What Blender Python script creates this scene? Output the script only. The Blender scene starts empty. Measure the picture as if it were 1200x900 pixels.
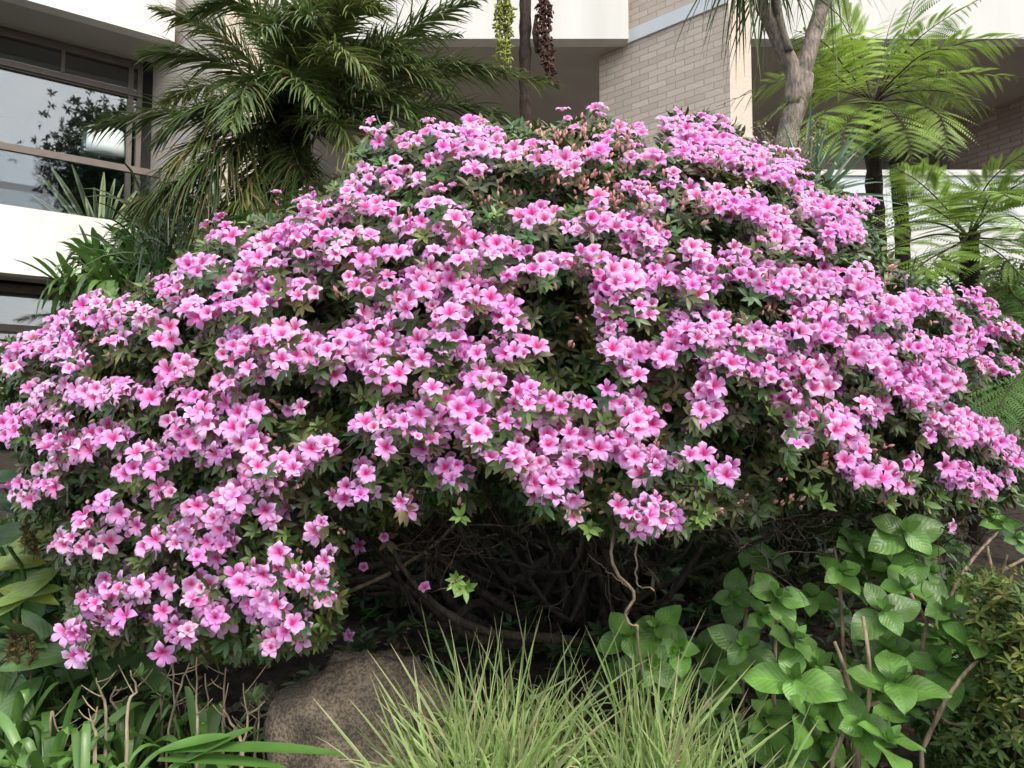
import bpy, math
import numpy as np
rng = np.random.default_rng(7)
S = bpy.context.scene
C = S.collection
R = math.radians
# ------------------------------------------------------------------ camera
F = 867.0; PITCH = math.atan(50/F); EYE = np.array([0, 0, 1.5])
cd = bpy.data.cameras.new('camera'); cam = bpy.data.objects.new('camera', cd); C.objects.link(cam)
cd.sensor_width = 36; cd.lens = 36*F/1200; cd.clip_end = 2000; cd.clip_start = 0.05
cam.location = EYE; cam.rotation_euler = (R(90)+PITCH, 0, 0); S.camera = cam
# ------------------------------------------------------------------ sky, sun, exposure
SUN_EL, SUN_AZ = 47, 136            # azimuth from +Y (view axis) clockwise
w = bpy.data.worlds.new("World"); S.world = w; w.use_nodes = True
nt = w.node_tree; bg = nt.nodes['Background']
sky = nt.nodes.new('ShaderNodeTexSky'); sky.sky_type = 'NISHITA'; sky.sun_disc = False
sky.sun_elevation = R(SUN_EL); sky.sun_rotation = R(SUN_AZ); sky.dust_density = 3.0
tc = nt.nodes.new('ShaderNodeTexCoord'); nz = nt.nodes.new('ShaderNodeTexNoise'); nz.inputs['Scale'].default_value = 2.2
nz.inputs['Detail'].default_value = 6; rp = nt.nodes.new('ShaderNodeValToRGB')
rp.color_ramp.elements[0].position = .35; rp.color_ramp.elements[0].color = (5.0, 5.5, 6.3, 1)
rp.color_ramp.elements[1].position = .68; rp.color_ramp.elements[1].color = (12, 12.2, 12.4, 1)
mx = nt.nodes.new('ShaderNodeMixRGB'); mx.inputs[0].default_value = .72
nt.links.new(tc.outputs['Generated'], nz.inputs['Vector']); nt.links.new(nz.outputs['Fac'], rp.inputs[0])
nt.links.new(sky.outputs[0], mx.inputs[1]); nt.links.new(rp.outputs[0], mx.inputs[2])
nt.links.new(mx.outputs[0], bg.inputs[0]); bg.inputs[1].default_value = 0.125
sd = bpy.data.lights.new('sun', 'SUN'); sd.energy = 2.3; sd.angle = R(16); sd.color = (1, .93, .84)
sun = bpy.data.objects.new('sun', sd); C.objects.link(sun)
from mathutils import Vector
sdir = Vector((math.cos(R(SUN_EL))*math.sin(R(SUN_AZ)), math.cos(R(SUN_EL))*math.cos(R(SUN_AZ)), math.sin(R(SUN_EL))))
sun.rotation_euler = sdir.to_track_quat('Z', 'Y').to_euler()
S.view_settings.view_transform = 'Standard'; S.view_settings.look = 'None'; S.view_settings.gamma = 1
S.view_settings.exposure = 0.87
S.render.engine = 'CYCLES'; S.cycles.max_bounces = 6; S.cycles.transparent_max_bounces = 8
S.cycles.use_denoising = True

# ------------------------------------------------------------------ helpers
cp, sp = math.cos(PITCH), math.sin(PITCH)
def P(px, py, Y):
    """point seen at photograph pixel (px, py), Y metres ahead"""
    px, py, Y = np.broadcast_arrays(np.asarray(px, float), np.asarray(py, float), np.asarray(Y, float))
    x = (px-600)/F; u = (450-py)/F
    d = np.stack([x, cp-sp*u, sp+cp*u], -1)
    return EYE + d*(Y/d[..., 1])[..., None]
def proj(p):
    q = np.asarray(p)-EYE; f = q[..., 1]*cp+q[..., 2]*sp; u = -q[..., 1]*sp+q[..., 2]*cp
    return 600+F*q[..., 0]/f, 450-F*u/f
def nrm(v): return v/np.maximum(np.linalg.norm(v, axis=-1, keepdims=True), 1e-9)
def sst(a, b, x): t = np.clip((x-a)/(b-a), 0, 1); return t*t*(3-2*t)
def ground_z(x, y):
    x = np.asarray(x, float); y = np.asarray(y, float)
    return .47*sst(.9, 1.75, y)+.25*sst(1.7, 3.4, y)+.45*sst(3.2, 8, y)+.03*np.sin(x*2.1+y)*sst(1, 2, y)*(1-sst(8, 12, y))

class Acc:
    """collects vertices, faces, colours and leaf coordinates; build() links them as ONE mesh object"""
    def __init__(s): s.v = []; s.q = []; s.t = []; s.c = []; s.uv = []; s.n = 0
    def raw(s, v, quads=None, tris=None, col=None, uv=None):
        v = np.asarray(v, float).reshape(-1, 3); m = len(v)
        if quads is not None and len(quads): s.q.append(np.asarray(quads).reshape(-1, 4)+s.n)
        if tris is not None and len(tris): s.t.append(np.asarray(tris).reshape(-1, 3)+s.n)
        c = np.ones((m, 3))*.5 if col is None else np.broadcast_to(np.asarray(col, float), (m, 3))
        s.v.append(v); s.c.append(c); s.uv.append(np.zeros((m, 2)) if uv is None else np.asarray(uv).reshape(-1, 2)); s.n += m
    def inst(s, tpl, fr, pos, scale, col=None):
        """tpl=(verts, quads, cols, uv); fr (N,3,3) columns side, length, normal; col (N,3) multiplies"""
        v, q, c, uv = tpl; N = len(pos)
        if N == 0: return
        scale = np.broadcast_to(np.asarray(scale, float), (N,))
        V = np.einsum('nij,mj->nmi', fr, v)*scale[:, None, None]+pos[:, None, :]
        Q = (q[None]+(np.arange(N)*len(v))[:, None, None]).reshape(-1, 4)
        cc = np.broadcast_to(c, (N, len(v), 3)) if col is None else c[None]*col[:, None, :]
        s.raw(V.reshape(-1, 3), Q, None, cc.reshape(-1, 3), np.broadcast_to(uv, (N, len(v), 2)).reshape(-1, 2))
    def ribbons(s, P0, D, U, L, W, droop, segs=4, col=(.5, .5, .5), prof=None, fold=.15, tipcol=None, edge=None):
        N = len(P0); L = np.broadcast_to(L, (N,)); W = np.broadcast_to(W, (N,)); droop = np.broadcast_to(droop, (N,))
        D = nrm(D); side = nrm(np.cross(D, U)); up = nrm(np.cross(side, D))
        t = np.linspace(0, 1, segs+1); pw = prof(t) if prof else np.clip(np.sin(np.pi*(t*.93+.05))**.6, .06, 1)
        ctr = P0[:, None]+D[:, None]*(L[:, None]*t)[..., None]
        ctr[..., 2] -= (droop*L)[:, None]*t**2
        ctr -= D[:, None]*((np.abs(droop)*L*.28)[:, None]*t**3)[..., None]
        hw = (W[:, None]*pw*.5)[..., None]
        A = ctr-side[:, None]*hw; B = ctr-up[:, None]*hw*fold*2; E = ctr+side[:, None]*hw
        V = np.stack([A, B, E], 2)
        k = np.arange(segs)[:, None]; b = k*3
        q = np.concatenate([np.concatenate([b, b+1, b+4, b+3], 1), np.concatenate([b+1, b+2, b+5, b+4], 1)])
        m = 3*(segs+1)
        Q = (q[None]+(np.arange(N)*m)[:, None, None]).reshape(-1, 4)
        cc = np.broadcast_to(np.asarray(col, float), (N, 3))[:, None, None, :]*np.ones((N, segs+1, 3, 1))
        if tipcol is not None:
            f = np.clip((t-.72)/.28, 0, 1)[None, :, None, None]; cc = cc*(1-f)+np.broadcast_to(tipcol, (N, 3))[:, None, None]*f
        if edge is not None:
            cc = cc.copy(); e = np.broadcast_to(edge, (N, 3)); cc[:, :, 0] = e[:, None]*.7+cc[:, :, 0]*.3; cc[:, :, 2] = e[:, None]*.5+cc[:, :, 2]*.5
        uv = np.broadcast_to(np.stack(np.meshgrid(t, [-1, 0, 1], indexing='ij')[::-1], -1), (N, segs+1, 3, 2))
        s.raw(V.reshape(-1, 3), Q, None, cc.reshape(-1, 3), uv.reshape(-1, 2))
        return ctr
    def tube(s, pts, rad, sides=7, col=(.2, .15, .1), cap=True, lump=0):
        pts = np.asarray(pts, float); n = len(pts); rad = np.broadcast_to(rad, (n,)).astype(float)
        T = nrm(np.gradient(pts, axis=0)); ref = np.array([.31, .2, .93]) if abs(T[0, 2]) < .9 else np.array([1., .1, 0])
        a = nrm(np.cross(T, ref)); b = np.cross(T, a); th = np.linspace(0, 2*np.pi, sides, endpoint=False)
        rr = rad[:, None]*(1+lump*rng.uniform(-1, 1, (n, sides)))
        V = pts[:, None]+(a[:, None]*np.cos(th)[None, :, None]+b[:, None]*np.sin(th)[None, :, None])*rr[..., None]
        i = np.arange(n-1)[:, None]*sides; j = np.arange(sides)[None]; j2 = (j+1) % sides
        q = np.stack([i+j, i+j2, i+sides+j2, i+sides+j], -1).reshape(-1, 4)
        V = V.reshape(-1, 3); tr = []
        if cap:
            V = np.vstack([V, pts[0], pts[-1]]); N0 = n*sides
            for k in range(sides):
                tr.append((N0, (k+1) % sides, k)); tr.append((N0+1, (n-1)*sides+k, (n-1)*sides+(k+1) % sides))
        s.raw(V, q, tr, col)
    def box(s, lo, hi, M=None, o=(0, 0, 0)):
        x0, y0, z0 = lo; x1, y1, z1 = hi
        v = np.array([(x0, y0, z0), (x1, y0, z0), (x1, y1, z0), (x0, y1, z0), (x0, y0, z1), (x1, y0, z1), (x1, y1, z1), (x0, y1, z1)], float)
        if M is not None: v = v@np.asarray(M).T
        s.raw(v+np.asarray(o), [(0, 3, 2, 1), (4, 5, 6, 7), (0, 1, 5, 4), (1, 2, 6, 5), (2, 3, 7, 6), (3, 0, 4, 7)])
    def build(s, name, mat, parent=None, smooth=True):
        me = bpy.data.meshes.new(name); v = np.concatenate(s.v)
        q = np.concatenate(s.q) if s.q else np.zeros((0, 4), int); t = np.concatenate(s.t) if s.t else np.zeros((0, 3), int)
        me.vertices.add(len(v)); me.vertices.foreach_set('co', v.ravel())
        me.loops.add(q.size+t.size); me.loops.foreach_set('vertex_index', np.concatenate([q.ravel(), t.ravel()]).astype(np.int32))
        nq, ntr = len(q), len(t); me.polygons.add(nq+ntr)
        me.polygons.foreach_set('loop_start', np.concatenate([np.arange(nq)*4, nq*4+np.arange(ntr)*3]).astype(np.int32))
        me.update(calc_edges=True)
        me.polygons.foreach_set('use_smooth', np.full(nq+ntr, bool(smooth)))
        ca = me.color_attributes.new('Col', 'FLOAT_COLOR', 'POINT'); c = np.concatenate(s.c)
        ca.data.foreach_set('color', np.hstack([c, np.ones((len(c), 1))]).astype(np.float32).ravel())
        ua = me.attributes.new('luv', 'FLOAT2', 'POINT'); ua.data.foreach_set('vector', np.concatenate(s.uv).astype(np.float32).ravel())
        me.materials.append(mat)
        o = bpy.data.objects.new(name, me); C.objects.link(o)
        if parent is not None:
            o.parent = parent; off = Vector((0, 0, 0)); q_ = parent
            while q_ is not None: off += q_.location; q_ = q_.parent
            o.location = -off
        return o
def tag(o, label=None, cat=None, group=None, kind=None):
    if label: o['label'] = label
    if cat: o['category'] = cat
    if group: o['group'] = group
    if kind: o['kind'] = kind
    return o
def thing(name, label, cat, loc, group=None):
    o = bpy.data.objects.new(name, None); C.objects.link(o); o.location = tuple(float(a) for a in loc); o.empty_display_size = .1
    return tag(o, label, cat, group)
def spline(pts, n):
    p = np.asarray(pts, float)
    if len(p) < 3: return p[0]+(p[-1]-p[0])*np.linspace(0, 1, n)[:, None]
    q = np.vstack([2*p[0]-p[1], p, 2*p[-1]-p[-2]]); u = np.linspace(0, len(p)-1-1e-6, n); i = u.astype(int); f = (u-i)[:, None]
    a, b, c, d = q[i], q[i+1], q[i+2], q[i+3]
    return .5*(2*b+(c-a)*f+(2*a-5*b+4*c-d)*f**2+(3*b-a-3*c+d)*f**3)
def frames(D, U):
    D = nrm(D); sd_ = nrm(np.cross(D, U)); n = np.cross(sd_, D); return np.stack([sd_, D, n], -1)
def rv(n, a=1): return rng.normal(size=(n, 3))*a

# ------------------------------------------------------------------ materials
def mat(name):
    m = bpy.data.materials.new(name); m.use_nodes = True; return m, m.node_tree, m.node_tree.nodes['Principled BSDF']
def veg(name, rough=.45, trans=.25, spec=.4, vary=.25, vein=0, tint=(1, 1, 1)):
    m, t, p = mat(name); N = t.nodes; L = t.links
    a = N.new('ShaderNodeAttribute'); a.attribute_name = 'Col'
    no = N.new('ShaderNodeTexNoise'); no.inputs['Scale'].default_value = 14; no.inputs['Detail'].default_value = 3
    g = N.new('ShaderNodeNewGeometry'); L.new(g.outputs['Position'], no.inputs['Vector'])
    mr = N.new('ShaderNodeMapRange'); mr.inputs['From Min'].default_value = .3; mr.inputs['From Max'].default_value = .7
    mr.inputs['To Min'].default_value = 1-vary; mr.inputs['To Max'].default_value = 1+vary; L.new(no.outputs['Fac'], mr.inputs['Value'])
    vm = N.new('ShaderNodeVectorMath'); vm.operation = 'SCALE'; L.new(a.outputs['Color'], vm.inputs[0]); L.new(mr.outputs[0], vm.inputs['Scale'])
    out = vm.outputs[0]
    if vein:
        u = N.new('ShaderNodeAttribute'); u.attribute_name = 'luv'; sx = N.new('ShaderNodeSeparateXYZ'); L.new(u.outputs['Vector'], sx.inputs[0])
        ab = N.new('ShaderNodeMath'); ab.operation = 'ABSOLUTE'; L.new(sx.outputs[0], ab.inputs[0])
        m1 = N.new('ShaderNodeMath'); m1.operation = 'MULTIPLY_ADD'; m1.inputs[1].default_value = -.55*vein; L.new(ab.outputs[0], m1.inputs[0])
        m0 = N.new('ShaderNodeMath'); m0.operation = 'MULTIPLY'; m0.inputs[1].default_value = 1.6*vein; L.new(sx.outputs[1], m0.inputs[0]); L.new(m0.outputs[0], m1.inputs[2])
        fr = N.new('ShaderNodeMath'); fr.operation = 'PINGPONG'; fr.inputs[1].default_value = .5; L.new(m1.outputs[0], fr.inputs[0])
        mn = N.new('ShaderNodeMath'); mn.operation = 'MINIMUM'; L.new(fr.outputs[0], mn.inputs[0]);
        mb = N.new('ShaderNodeMath'); mb.operation = 'MULTIPLY'; mb.inputs[1].default_value = 2.4; L.new(ab.outputs[0], mb.inputs[0]); L.new(mb.outputs[0], mn.inputs[1])
        mk = N.new('ShaderNodeMapRange'); mk.inputs['From Min'].default_value = .02; mk.inputs['From Max'].default_value = .13
        mk.inputs['To Min'].default_value = 1.28; mk.inputs['To Max'].default_value = 1; L.new(mn.outputs[0], mk.inputs['Value'])
        v2 = N.new('ShaderNodeVectorMath'); v2.operation = 'SCALE'; L.new(out, v2.inputs[0]); L.new(mk.outputs[0], v2.inputs['Scale']); out = v2.outputs[0]
        bp = N.new('ShaderNodeBump'); bp.inputs['Strength'].default_value = .35; bp.inputs['Distance'].default_value = .003
        L.new(fr.outputs[0], bp.inputs['Height']); L.new(bp.outputs[0], p.inputs['Normal'])
    L.new(out, p.inputs['Base Color']); p.inputs['Roughness'].default_value = rough; p.inputs['Specular IOR Level'].default_value = spec
    if name == 'bark':
        mp = N.new('ShaderNodeMapping'); mp.inputs['Scale'].default_value = (1, 1, .22); L.new(g.outputs['Position'], mp.inputs[0])
        nb = N.new('ShaderNodeTexNoise'); nb.inputs['Scale'].default_value = 70; nb.inputs['Detail'].default_value = 6; L.new(mp.outputs[0], nb.inputs['Vector'])
        bb = N.new('ShaderNodeBump'); bb.inputs['Strength'].default_value = .9; bb.inputs['Distance'].default_value = .008; L.new(nb.outputs['Fac'], bb.inputs['Height']); L.new(bb.outputs[0], p.inputs['Normal'])
        cr = N.new('ShaderNodeMapRange'); cr.inputs['From Min'].default_value = .35; cr.inputs['From Max'].default_value = .65; cr.inputs['To Min'].default_value = .6; cr.inputs['To Max'].default_value = 1.25
        L.new(nb.outputs['Fac'], cr.inputs['Value']); v3 = N.new('ShaderNodeVectorMath'); v3.operation = 'SCALE'; L.new(out, v3.inputs[0]); L.new(cr.outputs[0], v3.inputs['Scale']); L.new(v3.outputs[0], p.inputs['Base Color'])
    tr = N.new('ShaderNodeBsdfTranslucent'); ms = N.new('ShaderNodeMixShader'); ms.inputs[0].default_value = trans
    L.new(out, tr.inputs['Color']); L.new(p.outputs[0], ms.inputs[1]); L.new(tr.outputs[0], ms.inputs[2])
    L.new(ms.outputs[0], N['Material Output'].inputs['Surface']); return m
def solid(name, c1, c2, scale=8, rough=.8, bump=.2, dist=.01, detail=8, spec=.3, stretch=(1, 1, 1)):
    m, t, p = mat(name); N = t.nodes; L = t.links
    g = N.new('ShaderNodeNewGeometry'); mp = N.new('ShaderNodeMapping'); mp.inputs['Scale'].default_value = stretch
    L.new(g.outputs['Position'], mp.inputs[0]); no = N.new('ShaderNodeTexNoise'); no.inputs['Scale'].default_value = scale
    no.inputs['Detail'].default_value = detail; L.new(mp.outputs[0], no.inputs['Vector'])
    r = N.new('ShaderNodeValToRGB'); r.color_ramp.elements[0].position = .32; r.color_ramp.elements[1].position = .7
    r.color_ramp.elements[0].color = (*c1, 1); r.color_ramp.elements[1].color = (*c2, 1); L.new(no.outputs['Fac'], r.inputs[0])
    L.new(r.outputs[0], p.inputs['Base Color']); p.inputs['Roughness'].default_value = rough; p.inputs['Specular IOR Level'].default_value = spec
    if bump:
        b = N.new('ShaderNodeBump'); b.inputs['Strength'].default_value = bump; b.inputs['Distance'].default_value = dist
        L.new(no.outputs['Fac'], b.inputs['Height']); L.new(b.outputs[0], p.inputs['Normal'])
    return m
def brick(name, dx, dy, c1, c2, mortar):
    m, t, p = mat(name); N = t.nodes; L = t.links
    g = N.new('ShaderNodeNewGeometry'); d = N.new('ShaderNodeVectorMath'); d.operation = 'DOT_PRODUCT'; d.inputs[1].default_value = (dx, dy, 0)
    s = N.new('ShaderNodeSeparateXYZ'); L.new(g.outputs['Position'], d.inputs[0]); L.new(g.outputs['Position'], s.inputs[0])
    c = N.new('ShaderNodeCombineXYZ'); L.new(d.outputs['Value'], c.inputs[0]); L.new(s.outputs[2], c.inputs[1])
    b = N.new('ShaderNodeTexBrick'); b.inputs['Scale'].default_value = 1; b.inputs['Brick Width'].default_value = .25; b.inputs['Row Height'].default_value = .082
    b.inputs['Mortar Size'].default_value = .006; b.inputs['Color1'].default_value = (*c1, 1); b.inputs['Color2'].default_value = (*c2, 1); b.inputs['Mortar'].default_value = (*mortar, 1)
    L.new(c.outputs[0], b.inputs['Vector'])
    no = N.new('ShaderNodeTexNoise'); no.inputs['Scale'].default_value = 30; no.inputs['Detail'].default_value = 6; L.new(g.outputs['Position'], no.inputs['Vector'])
    mm = N.new('ShaderNodeMixRGB'); mm.blend_type = 'MULTIPLY'; mm.inputs[0].default_value = .45; L.new(b.outputs['Color'], mm.inputs[1]); L.new(no.outputs['Color'], mm.inputs[2])
    hs = N.new('ShaderNodeMixRGB'); hs.blend_type = 'MULTIPLY'; hs.inputs[0].default_value = .5
    n2 = N.new('ShaderNodeTexNoise'); n2.inputs['Scale'].default_value = 1.6; L.new(g.outputs['Position'], n2.inputs['Vector'])
    rr = N.new('ShaderNodeValToRGB'); rr.color_ramp.elements[0].color = (.75, .73, .71, 1); rr.color_ramp.elements[1].color = (1.2, 1.2, 1.2, 1); L.new(n2.outputs['Fac'], rr.inputs[0])
    L.new(b.outputs['Color'], hs.inputs[1]); L.new(rr.outputs[0], hs.inputs[2])
    L.new(hs.outputs[0], p.inputs['Base Color']); p.inputs['Roughness'].default_value = .9
    ad = N.new('ShaderNodeMath'); ad.operation = 'MULTIPLY_ADD'; ad.inputs[1].default_value = .6; L.new(no.outputs['Fac'], ad.inputs[0])
    iv = N.new('ShaderNodeMath'); iv.operation = 'SUBTRACT'; iv.inputs[0].default_value = 1; L.new(b.outputs['Fac'], iv.inputs[1]); L.new(iv.outputs[0], ad.inputs[2])
    bu = N.new('ShaderNodeBump'); bu.inputs['Strength'].default_value = .6; bu.inputs['Distance'].default_value = .012; L.new(ad.outputs[0], bu.inputs['Height']); L.new(bu.outputs[0], p.inputs['Normal'])
    return m
def glass(name, refl=.35, tint=(.8, .85, .85), mixc=.5):
    m, t, p = mat(name); N = t.nodes; L = t.links
    gl = N.new('ShaderNodeBsdfGlossy'); gl.inputs['Roughness'].default_value = .015
    tr = N.new('ShaderNodeBsdfTransparent'); tr.inputs['Color'].default_value = (*tint, 1)
    lw = N.new('ShaderNodeLayerWeight'); lw.inputs['Blend'].default_value = mixc
    mr = N.new('ShaderNodeMapRange'); mr.inputs['To Min'].default_value = refl; mr.inputs['To Max'].default_value = .5; L.new(lw.outputs['Fresnel'], mr.inputs['Value'])
    ms = N.new('ShaderNodeMixShader'); L.new(mr.outputs[0], ms.inputs[0]); L.new(tr.outputs[0], ms.inputs[1]); L.new(gl.outputs[0], ms.inputs[2])
    L.new(ms.outputs[0], N['Material Output'].inputs['Surface']); return m
M = dict(
    petal=veg('petal', .6, .38, .25, .08), leaf=veg('azalea_leaf', .42, .15, .45, .3), palm=veg('palm_leaf', .38, .2, .5, .2),
    fern=veg('fern_leaf', .5, .35, .3, .2), strap=veg('strap_leaf', .36, .25, .5, .15, 0), broad=veg('broad_leaf', .4, .25, .5, .3, 5),
    grass=veg('grass', .5, .3, .3, .15), bark=veg('bark', .9, 0, .15, .35), fine=veg('fine_leaf', .5, .3, .3, .25),
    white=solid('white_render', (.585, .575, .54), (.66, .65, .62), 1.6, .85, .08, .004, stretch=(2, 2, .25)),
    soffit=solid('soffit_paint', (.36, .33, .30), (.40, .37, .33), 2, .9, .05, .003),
    shade_wall=solid('textured_render', (.50, .45, .40), (.62, .56, .50), 35, .9, .5, .01),
    warm=solid('sunlit_beige_render', (.50, .42, .34), (.60, .51, .42), 30, .9, .5, .01),  # beige stucco of the returns, with the sun's warmth put into its colour
    bronze=solid('bronze_frame', (.10, .075, .06), (.13, .10, .08), 10, .45, 0, spec=.5),
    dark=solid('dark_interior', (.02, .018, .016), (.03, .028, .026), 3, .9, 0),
    soil=solid('soil', (.012, .009, .006), (.045, .033, .022), 22, .95, .9, .03),
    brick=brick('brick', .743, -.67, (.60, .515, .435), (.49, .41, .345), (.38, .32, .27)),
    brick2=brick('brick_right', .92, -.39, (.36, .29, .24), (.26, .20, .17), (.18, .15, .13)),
    glass=glass('window_glass', .15), rail=glass('rail_glass', .05, (.72, .76, .78), .3),
    frost=solid('frosted_panel', (.56, .60, .63), (.62, .65, .67), 2, .4, 0), shade=solid('lamp_shade', (.60, .68, .66), (.66, .74, .72), 3, .7, 0),
)

# ------------------------------------------------------------------ ground
a = Acc()
gx = np.concatenate([[-400, -120, -40, -15], np.linspace(-8, 8, 90), [15, 40, 120, 400]]); gy = np.concatenate([[-400, -100, -20, -4], np.linspace(-1, 12, 110), [20, 50, 150, 500]])
X, Y = np.meshgrid(gx, gy); Z = ground_z(X, Y)+rng.normal(size=X.shape)*.008*(Y > 1.3)*(Y < 11)
ny, nx = X.shape; i = (np.arange(ny-1)[:, None]*nx+np.arange(nx-1)[None]).ravel()
a.raw(np.stack([X, Y, Z], -1), np.stack([i, i+1, i+nx+1, i+nx], -1), None, (.05, .04, .03))
tag(a.build('ground', M['soil']), kind='structure')

# ------------------------------------------------------------------ building
B = thing('apartment_building', 'white and brick apartment block with deep balconies behind the planting', 'building', (0, 9.5, 1.1))
dL = np.array([.811, .586]); nL = np.array([.586, -.811])           # left facade runs to the right and away; nL faces out
oL = np.array([-.692*8.1, 8.1])                                       # on the parapet plane at the left picture edge
def ML(off=0): # local (s along, d into building, z) -> world
    return np.array([[dL[0], -nL[0], 0], [dL[1], -nL[1], 0], [0, 0, 1]])
def boxL(lo, hi): acc = Acc(); acc.box(lo, hi, ML(), (oL[0], oL[1], 0)); return acc
Z0, Z1, ZS = 3.2, 3.96, 6.35
def sL(px, d=0):    # where the ray of column px meets the facade plane set back by d
    k = (px-600)/F; q = oL-nL*d; return (k*q[1]-q[0])/(dL[0]-k*dL[1])
sc_ = sL(193)
boxL((-6, .0, Z0), (sL(157, .2), .22, Z1)).build('balcony_parapet', M['white'], B, False)
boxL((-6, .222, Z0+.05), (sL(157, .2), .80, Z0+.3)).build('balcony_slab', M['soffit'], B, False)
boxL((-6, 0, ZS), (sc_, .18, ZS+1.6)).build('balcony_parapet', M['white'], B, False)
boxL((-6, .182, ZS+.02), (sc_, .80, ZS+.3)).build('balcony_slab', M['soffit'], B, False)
# handrail and glass of the left balcony
rl = boxL((-6, .06, 4.60), (sL(182), .12, 4.68)).build('handrail', M['bronze'], B, False)
rgl = boxL((-6, .085, Z1+.012), (sL(182), .095, 4.598)); rgl.build('glass_panel', M['rail'], rl, False)
# window band, upper and lower floor
def window_band(z0, z1, tr, s0, s1, posts, d=.85, lampside=True):
    f = Acc(); Mx = ML(); O = (oL[0], oL[1], 0)
    f.box((s0, d, z1-.10), (s1, d+.1, z1), Mx, O); f.box((s0, d, z0), (s1, d+.1, z0+.08), Mx, O)
    f.box((s0, d+.002, tr), (s1, d+.1, tr+.11), Mx, O)
    f.box((s0, d-.03, tr+.02), (s1, d-.001, tr+.045), Mx, O)
    for s_ in posts: f.box((s_-.06, d-.012, z0+.081), (s_, d+.09, z1-.101), Mx, O)
    for s_ in (sL(62, .85), sL(-60, .85)): f.box((s_-.04, d-.01, tr+.111), (s_, d+.08, z1-.102), Mx, O)
    fo = f.build('window_frame', M['bronze'], B, False)
    g = Acc(); g.box((s0, d+.04, z0+.081), (s1, d+.05, tr-.001), Mx, O); g.box((s0, d+.04, tr+.112), (s1, d+.05, z1-.103), Mx, O)
    g.build('pane', M['glass'], fo, False)
sw = sL(156, .85)
window_band(Z0+.32, ZS, 5.85, -6, sw, [sw, sw-.11, sL(-110, .85)])
window_band(1.0, Z0+.02, 2.62, -6, sw, [sw, sL(-60, .85)])
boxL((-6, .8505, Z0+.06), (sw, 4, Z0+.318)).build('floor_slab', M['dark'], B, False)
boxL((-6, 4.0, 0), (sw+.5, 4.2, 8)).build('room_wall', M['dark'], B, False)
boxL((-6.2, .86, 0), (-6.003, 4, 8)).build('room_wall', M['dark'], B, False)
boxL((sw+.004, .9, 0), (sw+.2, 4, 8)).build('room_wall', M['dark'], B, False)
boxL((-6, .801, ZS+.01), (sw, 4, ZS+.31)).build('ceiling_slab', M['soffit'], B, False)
# pier wall right of the window with its sunlit return
dB = np.array([.743, -.67]); nB = np.array([-.67, -.743])
def pier(px0, px1, px2, Yfar, m1, m2, z0=0, z1=9):
    p0 = np.array([(px0-600)/F*Yfar, Yfar]); k = (px1-600)/F; t = (k*p0[1]-p0[0])/(dB[0]-k*dB[1]); p1 = p0+dB*t
    k = (px2-600)/F; t2 = (k*p1[1]-p1[0])/(dL[0]-k*dL[1]); p2 = p1+dL*t2; p3 = p0+dL*t2
    acc = Acc(); v = [(*p0, z0), (*p1, z0), (*p1, z1), (*p0, z1)]; b_ = [(*p3, z0), (*p2, z0), (*p2, z1), (*p3, z1)]
    acc.raw(v+b_, [(0, 1, 2, 3), (0, 3, 7, 4), (5, 4, 7, 6), (3, 2, 6, 7)]); ob = acc.build('brick_wall' if m1 is M['brick'] else 'rendered_wall', m1, B, False)
    acc = Acc(); acc.raw([v[1], b_[1], b_[2], v[2]], [(0, 1, 2, 3)]); acc.build('wall_return', m2, ob, False); return p0, p1, p2
pier(150, 252, 305, 10.1, M['shade_wall'], M['warm'])
p0, p1, p2 = pier(705, 862, 888, 9.47, M['brick'], M['warm'])
# white slab band across the brick wall
acc = Acc(); e = dB*1e-3; q0 = p0+nB*.03; q1 = p1+nB*.03
def vslab(acc, A, Bp, n, th, z0, z1):
    A = np.array(A); Bp = np.array(Bp); n = np.array(n)
    v = [(*A, z0), (*Bp, z0), (*(Bp-n*th), z0), (*(A-n*th), z0), (*A, z1), (*Bp, z1), (*(Bp-n*th), z1), (*(A-n*th), z1)]
    acc.raw(v, [(0, 3, 2, 1), (4, 5, 6, 7), (0, 1, 5, 4), (1, 2, 6, 5), (2, 3, 7, 6), (3, 0, 4, 7)])
vslab(acc, q0, q1, nB, .0295, ZS+.02, ZS+.19); acc.build('slab_band', M['frost'], B, False)
# centre and right balconies: fascia in a plane across the view
def balc(x0, x1, Yf, depth, backmat, xl, xr):
    for zz, zt in ((ZS, ZS+1.4), (Z0, Z1)):
        acc = Acc(); acc.box((x0, Yf, zz), (x1, Yf+.2, zt)); acc.build('balcony_parapet', M['white'], B, False)
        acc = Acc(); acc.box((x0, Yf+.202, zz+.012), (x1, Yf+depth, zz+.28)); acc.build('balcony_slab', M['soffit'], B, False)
    acc = Acc(); acc.box((xl, Yf+depth+.002, 0), (xr, Yf+depth+.25, 9)); acc.build('rear_wall', backmat, B, False)
balc(-3.2, 1.46, 9.0, 2.8, M['soffit'], -5.4, 2.0)
balc(2.83, 11, 9.0, 2.8, M['soffit'], 2.001, 11.5)
def rearwin(xa, xb, za, zb, Yp):
    f = Acc()
    for (u0, u1, v0, v1) in ((xa, xb, zb-.09, zb), (xa, xb, za, za+.09), (xa, xa+.08, za+.09, zb-.09), (xb-.08, xb, za+.09, zb-.09), ((xa+xb)/2-.04, (xa+xb)/2+.04, za+.09, zb-.09)):
        f.box((u0, Yp-.08, v0), (u1, Yp-.003, v1))
    fo = f.build('window_frame', M['bronze'], B, False)
    g = Acc(); g.box((xa+.08, Yp-.045, za+.09), (xb-.08, Yp-.035, zb-.09)); g.build('pane', M['glass'], fo, False)
rearwin(-2.0, 1.2, Z0+.3, 5.7, 11.8)
rearwin(5.9, 6.95, Z0+.3, 6.0, 11.8)
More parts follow.
